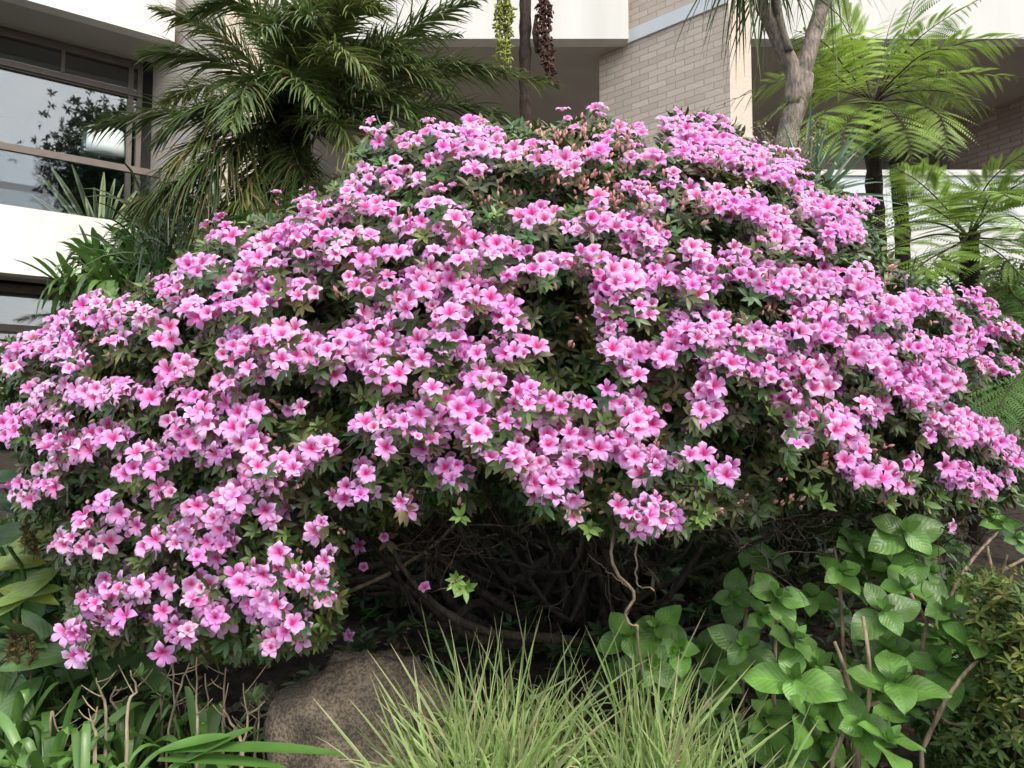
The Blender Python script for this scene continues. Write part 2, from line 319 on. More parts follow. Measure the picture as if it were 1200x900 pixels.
rearwin(-2.0, 1.2, 1.0, 2.9, 11.8); rearwin(4, 9, 1.0, 2.9, 11.8)
# brick return inside the right balcony, seen obliquely
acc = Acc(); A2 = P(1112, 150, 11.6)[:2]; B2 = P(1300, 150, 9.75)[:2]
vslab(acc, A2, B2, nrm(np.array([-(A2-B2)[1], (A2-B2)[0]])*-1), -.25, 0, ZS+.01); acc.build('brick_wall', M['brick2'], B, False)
# right balcony balustrade: pale panels with thin posts
acc = Acc()
for k in range(14):
    x = 2.95+k*.58; acc.box((x+.015, 9.085, Z1+.03), (x+.565, 9.10, 4.62))
hb = Acc(); hb.box((2.85, 9.06, 4.63), (11, 9.13, 4.70))
for k in range(15): x = 2.95+k*.58; hb.box((x-.014, 9.08, Z1+.001), (x+.014, 9.11, 4.629))
ho = hb.build('handrail', M['white'], B, False); acc.build('balustrade_panel', M['frost'], ho, False)

# lamp standing inside the left window
lp = P(122, 170, 9.55); L_ = thing('table_lamp', 'pale drum shaded lamp just inside the left balcony window', 'lamp', (lp[0], lp[1], Z0+.32))
acc = Acc(); th = np.linspace(0, 2*np.pi, 33)
zc = lp[2]; acc.tube([(lp[0], lp[1], zc-.17), (lp[0], lp[1], zc-.05), (lp[0], lp[1], zc+.17)], [.27, .265, .25], 32, cap=True); acc.build('lamp_shade', M['shade'], L_)
acc = Acc(); acc.tube([(lp[0], lp[1], Z0+.32), (lp[0], lp[1], Z0+.36), (lp[0], lp[1], Z0+.37), (lp[0], lp[1], zc-.171)], [.15, .15, .02, .02], 16); acc.build('stand', M['bronze'], L_)

# ------------------------------------------------------------------ azalea
EC = np.array([-.05, 3.3, 1.25]); EA = np.array([2.15, 1.45, 1.66]); EB = 1.15
OUT = np.array([(-60, 415), (0, 402), (60, 385), (100, 350), (180, 328), (250, 275), (340, 240), (400, 215), (425, 160), (450, 148), (500, 150), (560, 142), (640, 150), (700, 136), (735, 150), (762, 182), (778, 160), (785, 132), (830, 132), (900, 172), (950, 205), (1020, 245), (1028, 272), (1050, 318), (1130, 345), (1190, 376), (1202, 400), (1195, 440), (1128, 446), (1130, 478), (1160, 498), (1205, 515), (1205, 545), (1190, 580), (1150, 600), (1080, 600), (1000, 588), (960, 585), (900, 600), (800, 622), (740, 625), (690, 615), (640, 608), (590, 585), (540, 592), (480, 600), (400, 630), (398, 700), (385, 745), (330, 762), (230, 772), (170, 758), (100, 765), (70, 745), (85, 690), (62, 640), (28, 592), (18, 555), (30, 520), (0, 508), (-60, 500)], float)
def inside(px, py, poly=OUT):
    x0, y0 = poly.T; x1, y1 = np.roll(poly, -1, 0).T; r = np.zeros(px.shape, bool)
    for a0, b0, a1, b1 in zip(x0, y0, x1, y1):
        c = ((b0 > py) != (b1 > py)); r ^= c & (px < (a1-a0)*(py-b0)/((b1-b0) if b1 != b0 else 1e-9)+a0)
    return r
def depth(px, py):
    px = np.asarray(px, float); py = np.asarray(py, float); d = P(px, py, 1.0)-EYE; o = (EYE-EC)/EA; dd = d/EA
    A_ = (dd*dd).sum(-1); B_ = (o*dd).sum(-1); Cc = (o*o).sum()-1; disc = B_*B_-A_*Cc
    return (-B_-np.sqrt(np.maximum(disc, 0)))/A_
# mounds of bloom: centre, half width, half height in photograph pixels
PADS = """265 272 20 9,330 275 22 14,345 268 20 16,385 275 24 13,390 246 22 16,360 238 16 14,432 147 8 7,447 152 10 6,448 163 6 6,508 148 15 10,552 147 16 9,480 163 15 9,522 168 14 10,548 172 20 18,573 165 12 20,510 183 11 7,598 178 14 10,557 195 14 11,465 190 11 7,440 203 20 9,460 212 12 8,478 213 9 7,426 200 6 6,488 203 7 5,408 224 13 12,518 218 14 8,635 177 16 14,662 190 15 14,657 131 6 6,670 143 10 6,703 127 10 8,712 162 10 10,721 147 5 8,742 155 16 10,702 178 15 14,745 178 14 10,768 180 7 9,745 223 11 10,757 208 10 8,767 233 12 12,790 208 9 12,700 235 7 8,512 236 22 8,452 242 15 10,428 232 13 10,415 240 10 10,583 288 16 12,608 292 14 10,615 257 12 9,633 250 16 10,675 262 20 9,696 258 18 12,720 255 18 10,745 265 22 18,766 276 20 13,755 288 26 14,470 295 15 7,511 292 16 8,495 258 7 7,493 270 7 6,429 277 10 7,408 270 12 12,535 250 13 13,512 270 14 9,540 276 18 8,474 261 14 7,
820 150 40 18,850 175 46 20,900 188 42 20,930 205 20 17,788 140 13 12,800 170 14 18,830 225 22 12,852 237 28 16,882 238 16 10,897 252 24 14,920 262 15 18,902 277 20 12,962 237 28 14,985 250 30 18,1015 240 12 10,990 272 26 14,945 246 14 12,868 295 20 10,815 290 15 12,960 287 20 10,935 285 14 10,
815 330 28 20,860 312 46 14,895 330 18 11,930 330 30 20,975 332 30 20,1010 330 20 22,960 362 34 14,1000 362 30 16,1045 362 22 18,1060 380 12 12,1080 350 20 14,1105 350 12 12,1140 345 17 12,1156 361 12 12,1125 375 9 11,1160 394 20 11,1186 386 12 10,1120 408 18 12,1170 426 26 12,820 385 35 28,860 425 34 20,880 395 30 18,910 410 28 18,942 386 28 15,970 388 20 14,950 430 28 14,900 432 24 15,925 460 22 14,832 450 17 12,825 477 18 14,1010 410 28 18,1030 425 22 12,962 447 20 13,1042 402 18 12,1080 402 20 12,1090 430 24 14,1112 442 18 14,1060 450 24 13,1085 465 24 15,1040 438 18 12,1020 475 18 16,970 485 20 16,940 490 18 14,990 502 22 13,935 515 14 10,1115 490 24 13,1132 505 24 14,1156 500 18 12,1176 516 16 13,1192 535 12 12,1091 505 9 8,997 540 17 13,1015 522 10 8,1070 542 11 9,1130 560 24 13,1118 550 14 9,1152 566 20 13,1176 560 10 9,1040 556 18 11,1056 572 11 8,1012 556 10 8,817 530 10 9,835 552 8 7,853 555 8 9,
515 320 46 15,550 345 42 19,495 335 20 12,530 365 28 14,595 360 14 13,640 310 20 12,720 315 42 13,730 330 38 16,770 320 28 17,717 355 18 14,750 358 18 12,716 378 15 10,728 408 28 13,742 410 18 11,780 415 18 14,790 375 11 10,792 396 12 10,743 435 12 9,710 460 9 11,738 468 14 9,748 490 19 13,413 325 13 9,440 335 20 11,462 323 12 9,440 370 22 11,475 355 14 9,410 395 24 15,445 395 22 17,420 420 14 11,438 430 14 9,465 440 14 11,500 410 34 17,540 405 17 13,520 390 20 14,560 410 13 10,590 380 20 12,600 405 20 15,623 405 10 9,555 435 24 13,575 447 20 11,505 450 10 8,520 465 22 15,545 480 28 24,480 490 28 17,450 490 17 13,430 500 20 11,495 510 27 20,451 516 12 11,560 502 18 18,595 490 19 15,620 475 24 15,650 475 26 15,680 475 14 9,615 455 13 9,655 512 22 13,690 520 17 14,720 515 24 18,740 535 20 15,760 545 17 13,782 540 11 9,600 530 19 15,625 545 24 17,570 530 11 9,640 562 24 12,660 550 14 11,675 540 13 9,642 580 14 12,530 552 21 18,415 575 26 11,430 550 11 9,470 590 13 10,765 592 20 13,730 597 12 7,675 590 9 7,760 607 33 15,672 612 7 8,
105 360 18 18,70 375 17 9,30 405 28 11,65 400 24 17,85 425 17 11,10 425 12 12,75 412 20 12,130 375 14 9,165 366 17 11,150 356 14 9,130 395 12 7,195 332 18 11,225 310 15 8,250 305 14 10,215 356 17 9,236 366 17 11,270 330 19 10,310 325 24 13,270 350 19 13,300 355 19 14,358 337 19 11,190 390 14 13,215 420 13 12,195 440 14 9,175 460 19 9,207 460 13 9,140 455 19 9,110 460 28 13,75 460 28 13,45 455 15 12,30 485 28 15,10 500 13 17,70 487 19 9,300 395 28 15,330 390 24 13,350 402 24 13,270 410 19 13,295 430 24 13,330 420 28 16,260 450 18 13,375 415 23 18,385 432 14 12,345 480 9 9,230 475 16 13,242 490 14 11,210 500 26 15,205 525 18 9,232 515 20 13,160 530 24 11,150 550 17 9,180 545 11 11,125 510 24 12,95 520 24 13,60 515 18 11,55 548 14 10,75 532 18 9,25 575 18 13,50 570 16 9,120 585 11 8,255 530 23 15,280 500 18 13,290 520 20 16,300 545 21 16,310 567 24 16,275 580 20 14,370 525 23 16,340 545 14 10,225 592 18 9,190 577 13 8,290 480 18 11,270 470 14 9,
95 607 14 8,150 615 17 12,135 605 9 7,85 637 25 14,118 640 15 9,185 628 10 9,170 640 11 9,210 630 15 13,215 612 13 9,250 630 23 16,242 650 16 10,257 602 28 12,322 603 22 8,374 618 9 9,328 650 9 8,380 655 9 8,125 690 17 13,160 690 26 16,105 710 15 13,140 718 11 9,192 720 12 10,195 682 9 9,125 735 17 9,88 742 20 9,90 770 12 11,193 770 8 6,232 692 18 18,250 720 22 17,215 740 18 14,280 680 23 13,310 675 18 12,300 692 20 9,312 710 23 19,350 676 13 11,370 680 18 12,385 697 9 8,350 730 13 10,325 742 16 9,315 755 12 8,300 292 18 11,352 292 18 9,392 292 22 11,320 305 16 9,290 310 14 9,370 310 18 8,440 295 12 8,565 305 14 9,420 300 12 8,350 262 12 9,545 300 16 9,600 315 12 9,665 300 16 9,690 295 16 10"""
PADS = np.array([[float(v) for v in s.split()] for s in PADS.replace('\n', '').split(',') if s.strip()])
fx, fy, fd, fs, bright = [], [], [], [], []
for cx, cy, rx, ry in PADS:
    Y0 = float(depth(cx, cy)); dia = .066*F/Y0; step = dia*.42
    n = max(1, int(round(math.pi*(rx*1.05)*(ry*1.1)/(step*step)*.98))); pts = []
    for _ in range(n*30):
        t, r_ = rng.uniform(0, 2*np.pi), math.sqrt(rng.uniform()); x, y = cx+r_*rx*math.cos(t), cy+r_*ry*math.sin(t)
        if all((x-u)**2+(y-v)**2 > (step*.85)**2 for u, v, _ in pts): pts.append((x, y, r_))
        if len(pts) >= n: break
    off = rng.uniform(-.05, .03)
    for x, y, r_ in pts:
        fx.append(x); fy.append(y); fd.append(off-.15*(1-r_*r_)+(cy-y)/ry*.03+rng.normal()*.012); fs.append(rng.uniform(.046, .074))
nmain = len(fx)
# scattered recessed flowers between the mounds
cx = rng.uniform(0, 1200, 2600); cy = rng.uniform(140, 770, 2600); ok = inside(cx, cy)
GAPS = np.array([(620, 225, 75, 32), (655, 400, 45, 62), (680, 450, 40, 30), (165, 430, 30, 16), (860, 545, 70, 50), (740, 540, 40, 30), (440, 540, 60, 30), (1055, 510, 28, 35), (1098, 400, 20, 30), (880, 220, 40, 10), (385, 365, 30, 20), (120, 480, 50, 12), (395, 480, 30, 25), (500, 600, 100, 30), (220, 390, 16, 16), (600, 160, 90, 25), (650, 345, 50, 30), (700, 600, 40, 40), (840, 270, 30, 14), (550, 600, 90, 60), (1000, 590, 90, 22), (400, 620, 60, 60)], float)
for g_ in GAPS: ok &= ((cx-g_[0])/g_[2])**2+((cy-g_[1])/g_[3])**2 > 1
cx, cy = cx[ok], cy[ok]; sel = rng.uniform(size=len(cx)) < .17; cx, cy = cx[sel], cy[sel]
fx += list(cx); fy += list(cy); fd += list(rng.uniform(.03, .16, len(cx))); fs += list(rng.uniform(.05, .066, len(cx)))
# hand placed single flowers low in the hollow
for x, y, d in ((497, 687, .25), (450, 630, .2), (426, 664, .3), (1117, 618, -.1), (390, 690, .1), (408, 745, .5), (420, 640, .3)): fx.append(x); fy.append(y); fd.append(d); fs.append(.05)
fx, fy, fd, fs = map(np.array, (fx, fy, fd, fs))
fpos = P(fx, fy, depth(fx, fy)+fd)
# the far side and flanks of the same bush, built as it would grow there
n = 2600; u = nrm(rv(n)); u[:, 2] = np.abs(u[:, 2]); bp_ = EC+u*EA*np.where(u[:, 1:2] > 0, np.array([[1, EB/EA[1], 1]]), 1)*rng.uniform(.86, .97, (n, 1))
bx_, by_ = proj(bp_); hid = (u[:, 1] > .05) & (bx_ > -60) & (bx_ < 1180) & inside(np.clip(bx_, -50, 1300), by_+40) & (np.sin(bp_[:, 0]*7)+np.sin(bp_[:, 2]*9+bp_[:, 0]*3)+np.sin(bp_[:, 1]*8) > -.2)
nseen = len(fpos); bp_ = bp_[hid]; fpos = np.vstack([fpos, bp_]); fs = np.concatenate([fs, rng.uniform(.055, .07, len(bp_))])
nf = len(fpos); sgn = (fpos-EC)/EA**2; fnorm = nrm(sgn)
face = nrm(fnorm*.75+np.array([0, -.30, .36])+rv(nf, .34)); face[nseen:] = nrm(fnorm[nseen:]+np.array([0, 0, .3])+rv(nf-nseen, .3))
up = np.array([0, 0, 1.])+rv(nf, .25); sx = nrm(np.cross(up, face)); uy = np.cross(face, sx); ffr = np.stack([sx, uy, face], -1)

def flower_tpl(ns=5, nt=4, seed=0, openness=1.0, double=False, stamens=False):
    r = np.random.default_rng(seed); V = []; Q = []; Cc = []; b = 0
    outer = np.array([.89, .47, .86]); rim = np.array([.95, .75, .95]); deep = np.array([.84, .05, .30])
    rings = [(0, 1.0, 1.0)]+([(36, .68, .55)] if double else [])
    for ang0, sc, op in rings:
        for k in range(5):
            ang = R(90+ang0+72*k+r.uniform(-7, 7)); blotch = [1.25, 1.0, .26, .26, 1.0][k] if sc == 1 else .7
            s = np.linspace(0, 1, ns+1)[:, None]; t = np.linspace(-1, 1, nt+1)[None]
            ln = sc*r.uniform(.92, 1.06)
            rad = (.005+.50*s**.9*openness*op**.2)*ln; hgt = -.27*(1-s)**2+.05*np.sin(s*3)-.10*s**3*openness+(.18*s*(1-op))
            wd = np.interp(s, [0, .22, .42, .6, .78, .91, 1], [.035, .10, .145, .165, .13, .065, .008])*sc*r.uniform(.9, 1.1)
            ph = r.uniform(0, 6); y = wd*t; cup = .06*t*t*(1-s)-.05*t*t*s*s+.034*np.sin(t*5+ph)*s+.030*np.sin(s*10+t*3+ph)*s
            radm = rad-.03*t**2*s**2*ln
            x_ = np.cos(ang)*radm-np.sin(ang)*y; y_ = np.sin(ang)*radm+np.cos(ang)*y; z_ = hgt+cup+.03*k*.3+0*y
            V.append(np.stack([x_, y_, z_], -1).reshape(-1, 3))
            f = np.exp(-((s/.46)**2.4))*np.exp(-(t/.62)**2*s*2.2)*blotch+np.exp(-(s/.14)**2)*.3; f = np.clip(f, 0, 1)[..., None]
            e_ = (np.clip((s-.5)/.4, 0, 1)*(.6+.6*np.abs(t)))[..., None]*np.ones_like(f)*.6
            Cc.append(((outer*(1-e_)+rim*e_)*(1-f)+deep*f).reshape(-1, 3))
            i = (np.arange(ns)[:, None]*(nt+1)+np.arange(nt)[None]).ravel()+b; Q.append(np.stack([i, i+1, i+nt+2, i+nt+1], -1)); b += (ns+1)*(nt+1)
    if stamens:
        for k in range(6):
            a_ = r.uniform(0, 6.28); d = np.array([math.cos(a_)*.16, math.sin(a_)*.16-.05, .12]); s_ = np.array([-math.sin(a_), math.cos(a_), 0])*.008
            V.append(np.array([[0, 0, -.3]-s_, [0, 0, -.3]+s_, d+s_, d-s_])); Cc.append(np.tile([.8, .2, .45], (4, 1))); Q.append(np.array([[0, 1, 2, 3]])+b); b += 4
    v = np.vstack(V); return v, np.vstack(Q), np.vstack(Cc), np.zeros((len(v), 2))
FT = [flower_tpl(6, 4, s, o, dbl) for s, o, dbl in ((1, 1, False), (2, 1.0, True), (3, 1.08, False), (4, .8, False), (5, .95, False), (6, .5, False), (7, .62, False), (8, 1.12, False))]
FTH = [flower_tpl(9, 6, s, o, dbl, False) for s, o, dbl in ((1, 1, False), (2, 1.0, True), (3, 1.08, False), (4, .9, False))]
fcol = np.ones((nf, 3))*rng.uniform(.84, 1.06, (nf, 1))*np.stack([rng.uniform(.97, 1.04, nf), rng.uniform(.78, 1.22, nf), rng.uniform(.93, 1.05, nf)], -1)

AZ = thing('azalea_bush', 'huge domed azalea smothered in pink blossoms with magenta throats', 'azalea', (-.05, 3.1, .66))
fd2 = np.linalg.norm(fpos-EYE, axis=1); fpx, fpy = proj(fpos)
cand = np.where((np.arange(nf) < nmain) & (fpx > 15) & (fpx < 1185) & (fpy > 200) & (fpy < 760))[0]
near = []
for i in cand[np.argsort(fd2[cand]-fs[cand]*4)]:
    if all((fpx[i]-fpx[j])**2+(fpy[i]-fpy[j])**2 > 26**2 for j in near): near.append(i)
    if len(near) == 100: break
near = np.array(near); rest = np.setdiff1d(np.arange(nf), near)
acc = Acc(); kind = rng.choice(8, nf, p=[.17, .12, .16, .14, .14, .06, .09, .12])
for k, tp in enumerate(FT):
    m_ = rest[kind[rest] == k]; acc.inst(tp, ffr[m_], fpos[m_], fs[m_], fcol[m_])
tag(acc.build('blossoms', M['petal'], AZ), kind='stuff')
protos = []
from mathutils import Matrix
for k, tp in enumerate(FTH):
    a_ = Acc(); a_.inst(tp, np.eye(3)[None], np.zeros((1, 3)), 1.0); o = a_.build('flower', M['petal'], None); protos.append(o.data); bpy.data.objects.remove(o)
for i in near:
    o = bpy.data.objects.new('flower', protos[int(kind[i]) % 4 if kind[i] not in (1, 5) else 0]); C.objects.link(o); o.parent = AZ
    m4 = Matrix([list(map(float, ffr[i][r_]*fs[i]))+[float(fpos[i][r_]-AZ.location[r_])] for r_ in range(3)]+[[0, 0, 0, 1]]); o.matrix_basis = m4

# leaf template (pointed ellipse, slightly folded)
def leaf_tpl(ns=4, wd=.36, fold=.12, curl=.15, nt=2, tip=1.0, wave=0, peak=.45):
    s = np.linspace(0, 1, ns+1)[:, None]; t = np.linspace(-1, 1, nt+1)[None]
    w_ = wd/2*np.clip(np.sin(np.pi*s**(math.log(.5)/math.log(peak)))**.8, .03, 1)*np.where(s > .9, tip, 1)
    v = np.stack([w_*t, s+0*t, fold*np.abs(t)*w_*2-curl*s*s+wave*np.sin(s*11)*t*.04], -1).reshape(-1, 3)
    i = (np.arange(ns)[:, None]*(nt+1)+np.arange(nt)[None]).ravel()
    uv = np.stack([0*s+t, s+0*t], -1).reshape(-1, 2)
    return v, np.stack([i, i+1, i+nt+2, i+nt+1], -1), np.ones((len(v), 3)), uv
LT = leaf_tpl(3, .36)
def whorls(acc, tips, axis, size, cols, nl=7, tpl=LT, flat=.55):
    n = len(tips); ax = nrm(axis); r0 = nrm(np.cross(ax, rv(n))); r1 = np.cross(ax, r0)
    for k in range(nl):
        th = 2*np.pi*k/nl+rng.uniform(-.4, .4, n); fl = flat+rng.normal(size=n)*.22
        d = r0*np.cos(th)[:, None]+r1*np.sin(th)[:, None]; D = nrm(d+ax*fl[:, None]); D[:, 2] -= rng.uniform(0, .35, n)
        U = ax-d*.4
        acc.inst(tpl, frames(D, U+rv(n, .15)), tips-ax*(rng.uniform(0, .35, n)*size)[:, None], size*rng.uniform(.75, 1.15, n), cols*rng.uniform(.75, 1.25, (n, 1)))
acc = Acc()
# tips under flowers
sel = rng.uniform(size=nf) < .62; tp_ = fpos[sel]-fnorm[sel]*.035-np.array([0, 0, .012])
gcol = lambda n: np.stack([rng.uniform(.05, .12, n), rng.uniform(.085, .16, n), rng.uniform(.028, .05, n)], -1)
whorls(acc, tp_, fnorm[sel]+rv(sel.sum(), .2), .042, gcol(sel.sum()), 7)
# tips through the shell
def shell_pts(n, lo, hi):
    x = rng.uniform(-60, 1210, n); y = rng.uniform(125, 780, n); ok = inside(x, y); x, y = x[ok], y[ok]
    g = np.zeros(len(x))
    for g_ in GAPS: g = np.maximum(g, np.clip(1.25-np.sqrt(((x-g_[0])/g_[2])**2+((y-g_[1])/g_[3])**2), 0, 1))
    top = 1-.6*sst(300, 180, y)
    lump = .06*np.sin(x*.045+1)*np.sin(y*.07+x*.01)
    return P(x, y, depth(x, y)+rng.uniform(lo, hi, len(x))+g*top*rng.uniform(.05, .28, len(x))+lump)
tp_ = shell_pts(12500, .03, .18); nn = nrm((tp_-EC)/EA**2)+rv(len(tp_), .35)+np.array([0, 0, .25]); whorls(acc, tp_, nn, .042, gcol(len(tp_)), 7)
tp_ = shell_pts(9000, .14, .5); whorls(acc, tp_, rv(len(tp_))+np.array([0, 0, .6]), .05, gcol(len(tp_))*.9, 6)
# rear of the bush, down to the ground
n = 17000; u = nrm(rv(n)); u[:, 1] = np.abs(u[:, 1]); u[:, 2] = np.where(rng.uniform(size=n) < .75, np.abs(u[:, 2]), u[:, 2]*.35)
q = EC+u*EA*np.array([1, EB/EA[1], 1])*rng.uniform(.78, .93, (n, 1)); qx, qy = proj(q); k_ = inside(qx, np.minimum(qy+12, 640)) & (q[:, 2] > ground_z(q[:, 0], q[:, 1])+.05); q = q[k_]; u = u[k_]
whorls(acc, q, u+np.array([0, 0, .4]), .055, gcol(len(q)), 7)
n = 4200; q = np.stack([rng.uniform(-1.9, 1.9, n), rng.uniform(3.0, 4.3, n), rng.uniform(.6, 1.5, n)], -1); q = q[(q[:, 2] > ground_z(q[:, 0], q[:, 1])+.03)]
whorls(acc, q, rv(len(q))+np.array([0, -.2, .6]), .07, gcol(len(q))*.6, 6)  # leaves added inside the hollow, their greens darkened to deepen its shade
acc.build('foliage', M['leaf'], AZ)
# fresh light-green shoots
acc = Acc(); SH = [(495, 405), (525, 437), (508, 565), (842, 470), (893, 335), (975, 395), (990, 350), (985, 405), (770, 600), (830, 600), (890, 465), (905, 485), (1050, 460), (1060, 465), (640, 460), (690, 620), (785, 345), (60, 545), (140, 610), (275, 725), (345, 660), (780, 380), (540, 605), (820, 605), (950, 575), (1065, 560), (965, 590), (1100, 580), (1120, 330), (300, 620), (435, 490), (460, 420), (870, 460), (1010, 560), (1040, 590), (1085, 590), (560, 455), (300, 440), (200, 620), (195, 600), (925, 545), (1130, 590), (535, 680), (545, 690)]
sx_, sy_ = np.array(SH, float).T; sp_ = P(sx_, sy_, depth(sx_, sy_)-.03); whorls(acc, sp_, nrm((sp_-EC)/EA**2)+np.array([0, -.3, .5]), .040, np.tile([.15, .25, .06], (len(sp_), 1)), 7, flat=1.3)
nx_ = 260; q = shell_pts(nx_*2, -.02, .04); whorls(acc, q, nrm((q-EC)/EA**2)+np.array([0, 0, .5]), .034, np.tile([.13, .20, .055], (len(q), 1)), 5, flat=1.0)
acc.build('young_shoots', M['leaf'], AZ)
# buds
acc = Acc(); bv, bq, bc, bu_ = [], [], [], []
th = np.linspace(0, 2*np.pi, 6)[:5]; prf = [(0, .10), (.25, .2), (.6, .22), (.85, .14), (1, .02)]
v = np.array([(r_*math.cos(t), s_, r_*math.sin(t)) for s_, r_ in prf for t in th]); q_ = np.array([(i*5+j, i*5+(j+1) % 5, (i+1)*5+(j+1) % 5, (i+1)*5+j) for i in range(4) for j in range(5)])
cc = np.array([(.45, .42, .16) if s_ < .2 else (.78, .50, .40) if s_ < .7 else (.86, .38, .50) for s_, _ in prf for t in th]); BT = (v, q_, cc, np.zeros((len(v), 2)))
def buds(n, box=None, lo=-.06, hi=.02):
    x = rng.uniform(box[0], box[2], n); y = rng.uniform(box[1], box[3], n); ok = inside(x, y); x, y = x[ok], y[ok]; b = P(x, y, depth(x, y)+rng.uniform(lo, hi, len(x)))
    for k in range(3):
        D = nrm((b-EC)/EA**2)+np.array([0, -.1, .8])+rv(len(b), .7); acc.inst(BT, frames(D, rv(len(b))), b+rv(len(b), .008), rng.uniform(.010, .024, len(b)), rng.uniform(.85, 1.1, (len(b), 1))*np.ones(3))
buds(75, (590, 130, 740, 190)); buds(30, (560, 190, 720, 250)); buds(420, (0, 130, 1200, 770), -.04, .05); buds(30, (700, 180, 820, 250))
tag(acc.build('buds', M['petal'], AZ), kind='stuff')
# woody frame: branches and twigs
root = np.array([.25, 3.05, float(ground_z(.25, 3.05))])
for k in range(42):
    px = rng.uniform(60, 1150); py = rng.uniform(220, 640)
    if not inside(np.array([px]), np.array([py]))[0]: continue
    tip = P(px, py, float(depth(px, py))+.12); b0 = root+np.array([rng.normal()*.22, rng.normal()*.15, -.02])
    mid = b0*.5+tip*.5+np.array([0, .1, -.12])+rng.normal(size=3)*.12; m2 = b0*.8+tip*.2+rng.normal(size=3)*.06; m3 = b0*.22+tip*.78+rng.normal(size=3)*.07
    pts = spline([b0, m2, mid, m3, tip], 14); r0 = rng.uniform(.012, .028); acc = Acc(); acc.tube(pts, np.linspace(r0, .003, 14), 6, np.array([.045, .036, .028])*rng.uniform(.7, 1.3), lump=.12); acc.build('branch', M['bark'], AZ)
acc = Acc()
def twig(p, d, L, r0, depth_=0, col=(.075, .06, .045)):
    n = 7; pts = [p]; d = nrm(np.array(d, float))
    for _ in range(n-1): d = nrm(d+rng.normal(size=3)*.28); pts.append(pts[-1]+d*L/(n-1))
    pts = np.array(pts); acc.tube(pts, np.linspace(r0, r0*.35, n), 4, np.array(col)*rng.uniform(.6, 1.4), cap=False)
    if depth_:
        for j in (2, 3, 4, 5): twig(pts[j], d+rng.normal(size=3)*.8, L*.55, r0*.55, depth_-1, col)
for k in range(190):
    px = rng.uniform(380, 1150); py = rng.uniform(520, 640)-abs(px-700)*.03
    Yk = float(depth(px, py)); twig(P(px, py, Yk+rng.uniform(.12, .6)), rng.normal(size=3)*np.array([1, .6, .6])+np.array([0, 0, -.35]), rng.uniform(.12, .4), .0028, 1)
for k in range(120):
    px = rng.uniform(40, 1150); py = rng.uniform(250, 560)
    if inside(np.array([px]), np.array([py]))[0]: twig(P(px, py, float(depth(px, py))+rng.uniform(.05, .2)), rng.normal(size=3), rng.uniform(.1, .25), .002, 1)
def cane(pix, r0, r1, col=(.26, .2, .14)):
    pts = spline(P(*np.array(pix, float).T), 18); pts += rng.normal(size=pts.shape)*.002; acc.tube(pts, np.linspace(r0, r1, 18), 6, col, lump=.1)
cane([(360, 712, 2.4), (400, 697, 2.4), (455, 672, 2.45), (500, 645, 2.5), (535, 612, 2.6), (560, 560, 2.8)], .007, .005)
cane([(330, 700, 2.4), (420, 650, 2.5), (520, 632, 2.6), (600, 625, 2.9)], .003, .004, (.18, .14, .1))
cane([(430, 640, 2.5), (520, 650, 2.6), (580, 640, 2.7), (640, 600, 2.8)], .003, .003, (.18, .14, .1))
cane([(723, 618, 2.0), (715, 645, 2.0), (722, 672, 2.0), (742, 690, 2.0), (742, 705, 2.0), (733, 718, 2.0), (738, 732, 2.0), (747, 735, 2.0), (748, 760, 2.05), (752, 800, 2.1)], .0048, .0035, (.3, .22, .15))
cane([(745, 625, 2.02), (746, 660, 2.02), (748, 686, 2.02), (766, 690, 2.0)], .003, .002, (.3, .22, .15))
cane([(690, 650, 2.2), (710, 668, 2.1), (735, 688, 2.02)], .002, .002, (.3, .22, .15))
cane([(470, 690, 2.9), (500, 694, 2.55), (520, 690, float(depth(535, 680))), (535, 680, float(depth(535, 680))-.03)], .0016, .0012)
cane([(535, 680, float(depth(535, 680))-.03), (545, 690, float(depth(545, 690))-.03)], .0014, .0012); cane([(500, 645, 2.5), (499, 665, 2.4), (497, 687, float(depth(497, 687))+.25)], .0016, .001)
cane([(530, 585, 2.3), (520, 576, float(depth(508, 565))+.05), (508, 566, float(depth(508, 565))-.02)], .0016, .001); cane([(870, 600, 2.6), (892, 565, 2.5), (903, 530, 2.3)], .007, .005); cane([(800, 622, 2.3), (870, 618, 2.3), (930, 605, 2.4), (980, 600, 2.4)], .003, .002)
cane([(870, 560, 2.4), (920, 600, 2.4), (950, 640, 2.5)], .003, .002)
tag(acc.build('twigs', M['bark'], AZ), kind='stuff')

# ------------------------------------------------------------------ plants behind
def pinnate(path, n, Lmax, W, ang=60, droop=.5, col=(.05, .09, .03), wob=.15, pts=None, lift=.2, dead=0, tipfrac=.25, rach=.009, rcol=(.16, .2, .06)):
    """one palm frond as one mesh"""
    a_ = Acc(); rc = spline(path, 40); a_.tube(rc, np.linspace(rach, .002, 40), 5, rcol, cap=False)
    c_ = spline(path, n+3)[2:-1] if n > 3 else rc; T = nrm(np.gradient(c_, axis=0)); s_ = nrm(np.cross(T, np.array([0, 0, 1.])+1e-3)); u_ = np.cross(s_, T); f = np.linspace(0, 1, n)
    ln = Lmax*np.clip(np.sin(np.pi*(f*.88+.1))**.7, .2, 1); an = R(ang)*(1-.45*f)
    for sg in (-1, 1):
        D = T*np.cos(an)[:, None]+s_*sg*np.sin(an)[:, None]+u_*lift+rv(n, wob); cc = np.array(col)*rng.uniform(.7, 1.35, (n, 1))
        cc[rng.uniform(size=n) < dead] = (.25, .19, .09)
        a_.ribbons(c_+T*rng.uniform(-.02, .02, (n, 1)), D, u_+s_*sg*.3, ln*rng.uniform(.8, 1.1, n), W, droop*rng.uniform(.5, 1.5, n), 4, cc, lambda t: np.clip(1-t**1.8, .04, 1)*np.clip(t*8+.4, 0, 1), .25)
    return a_
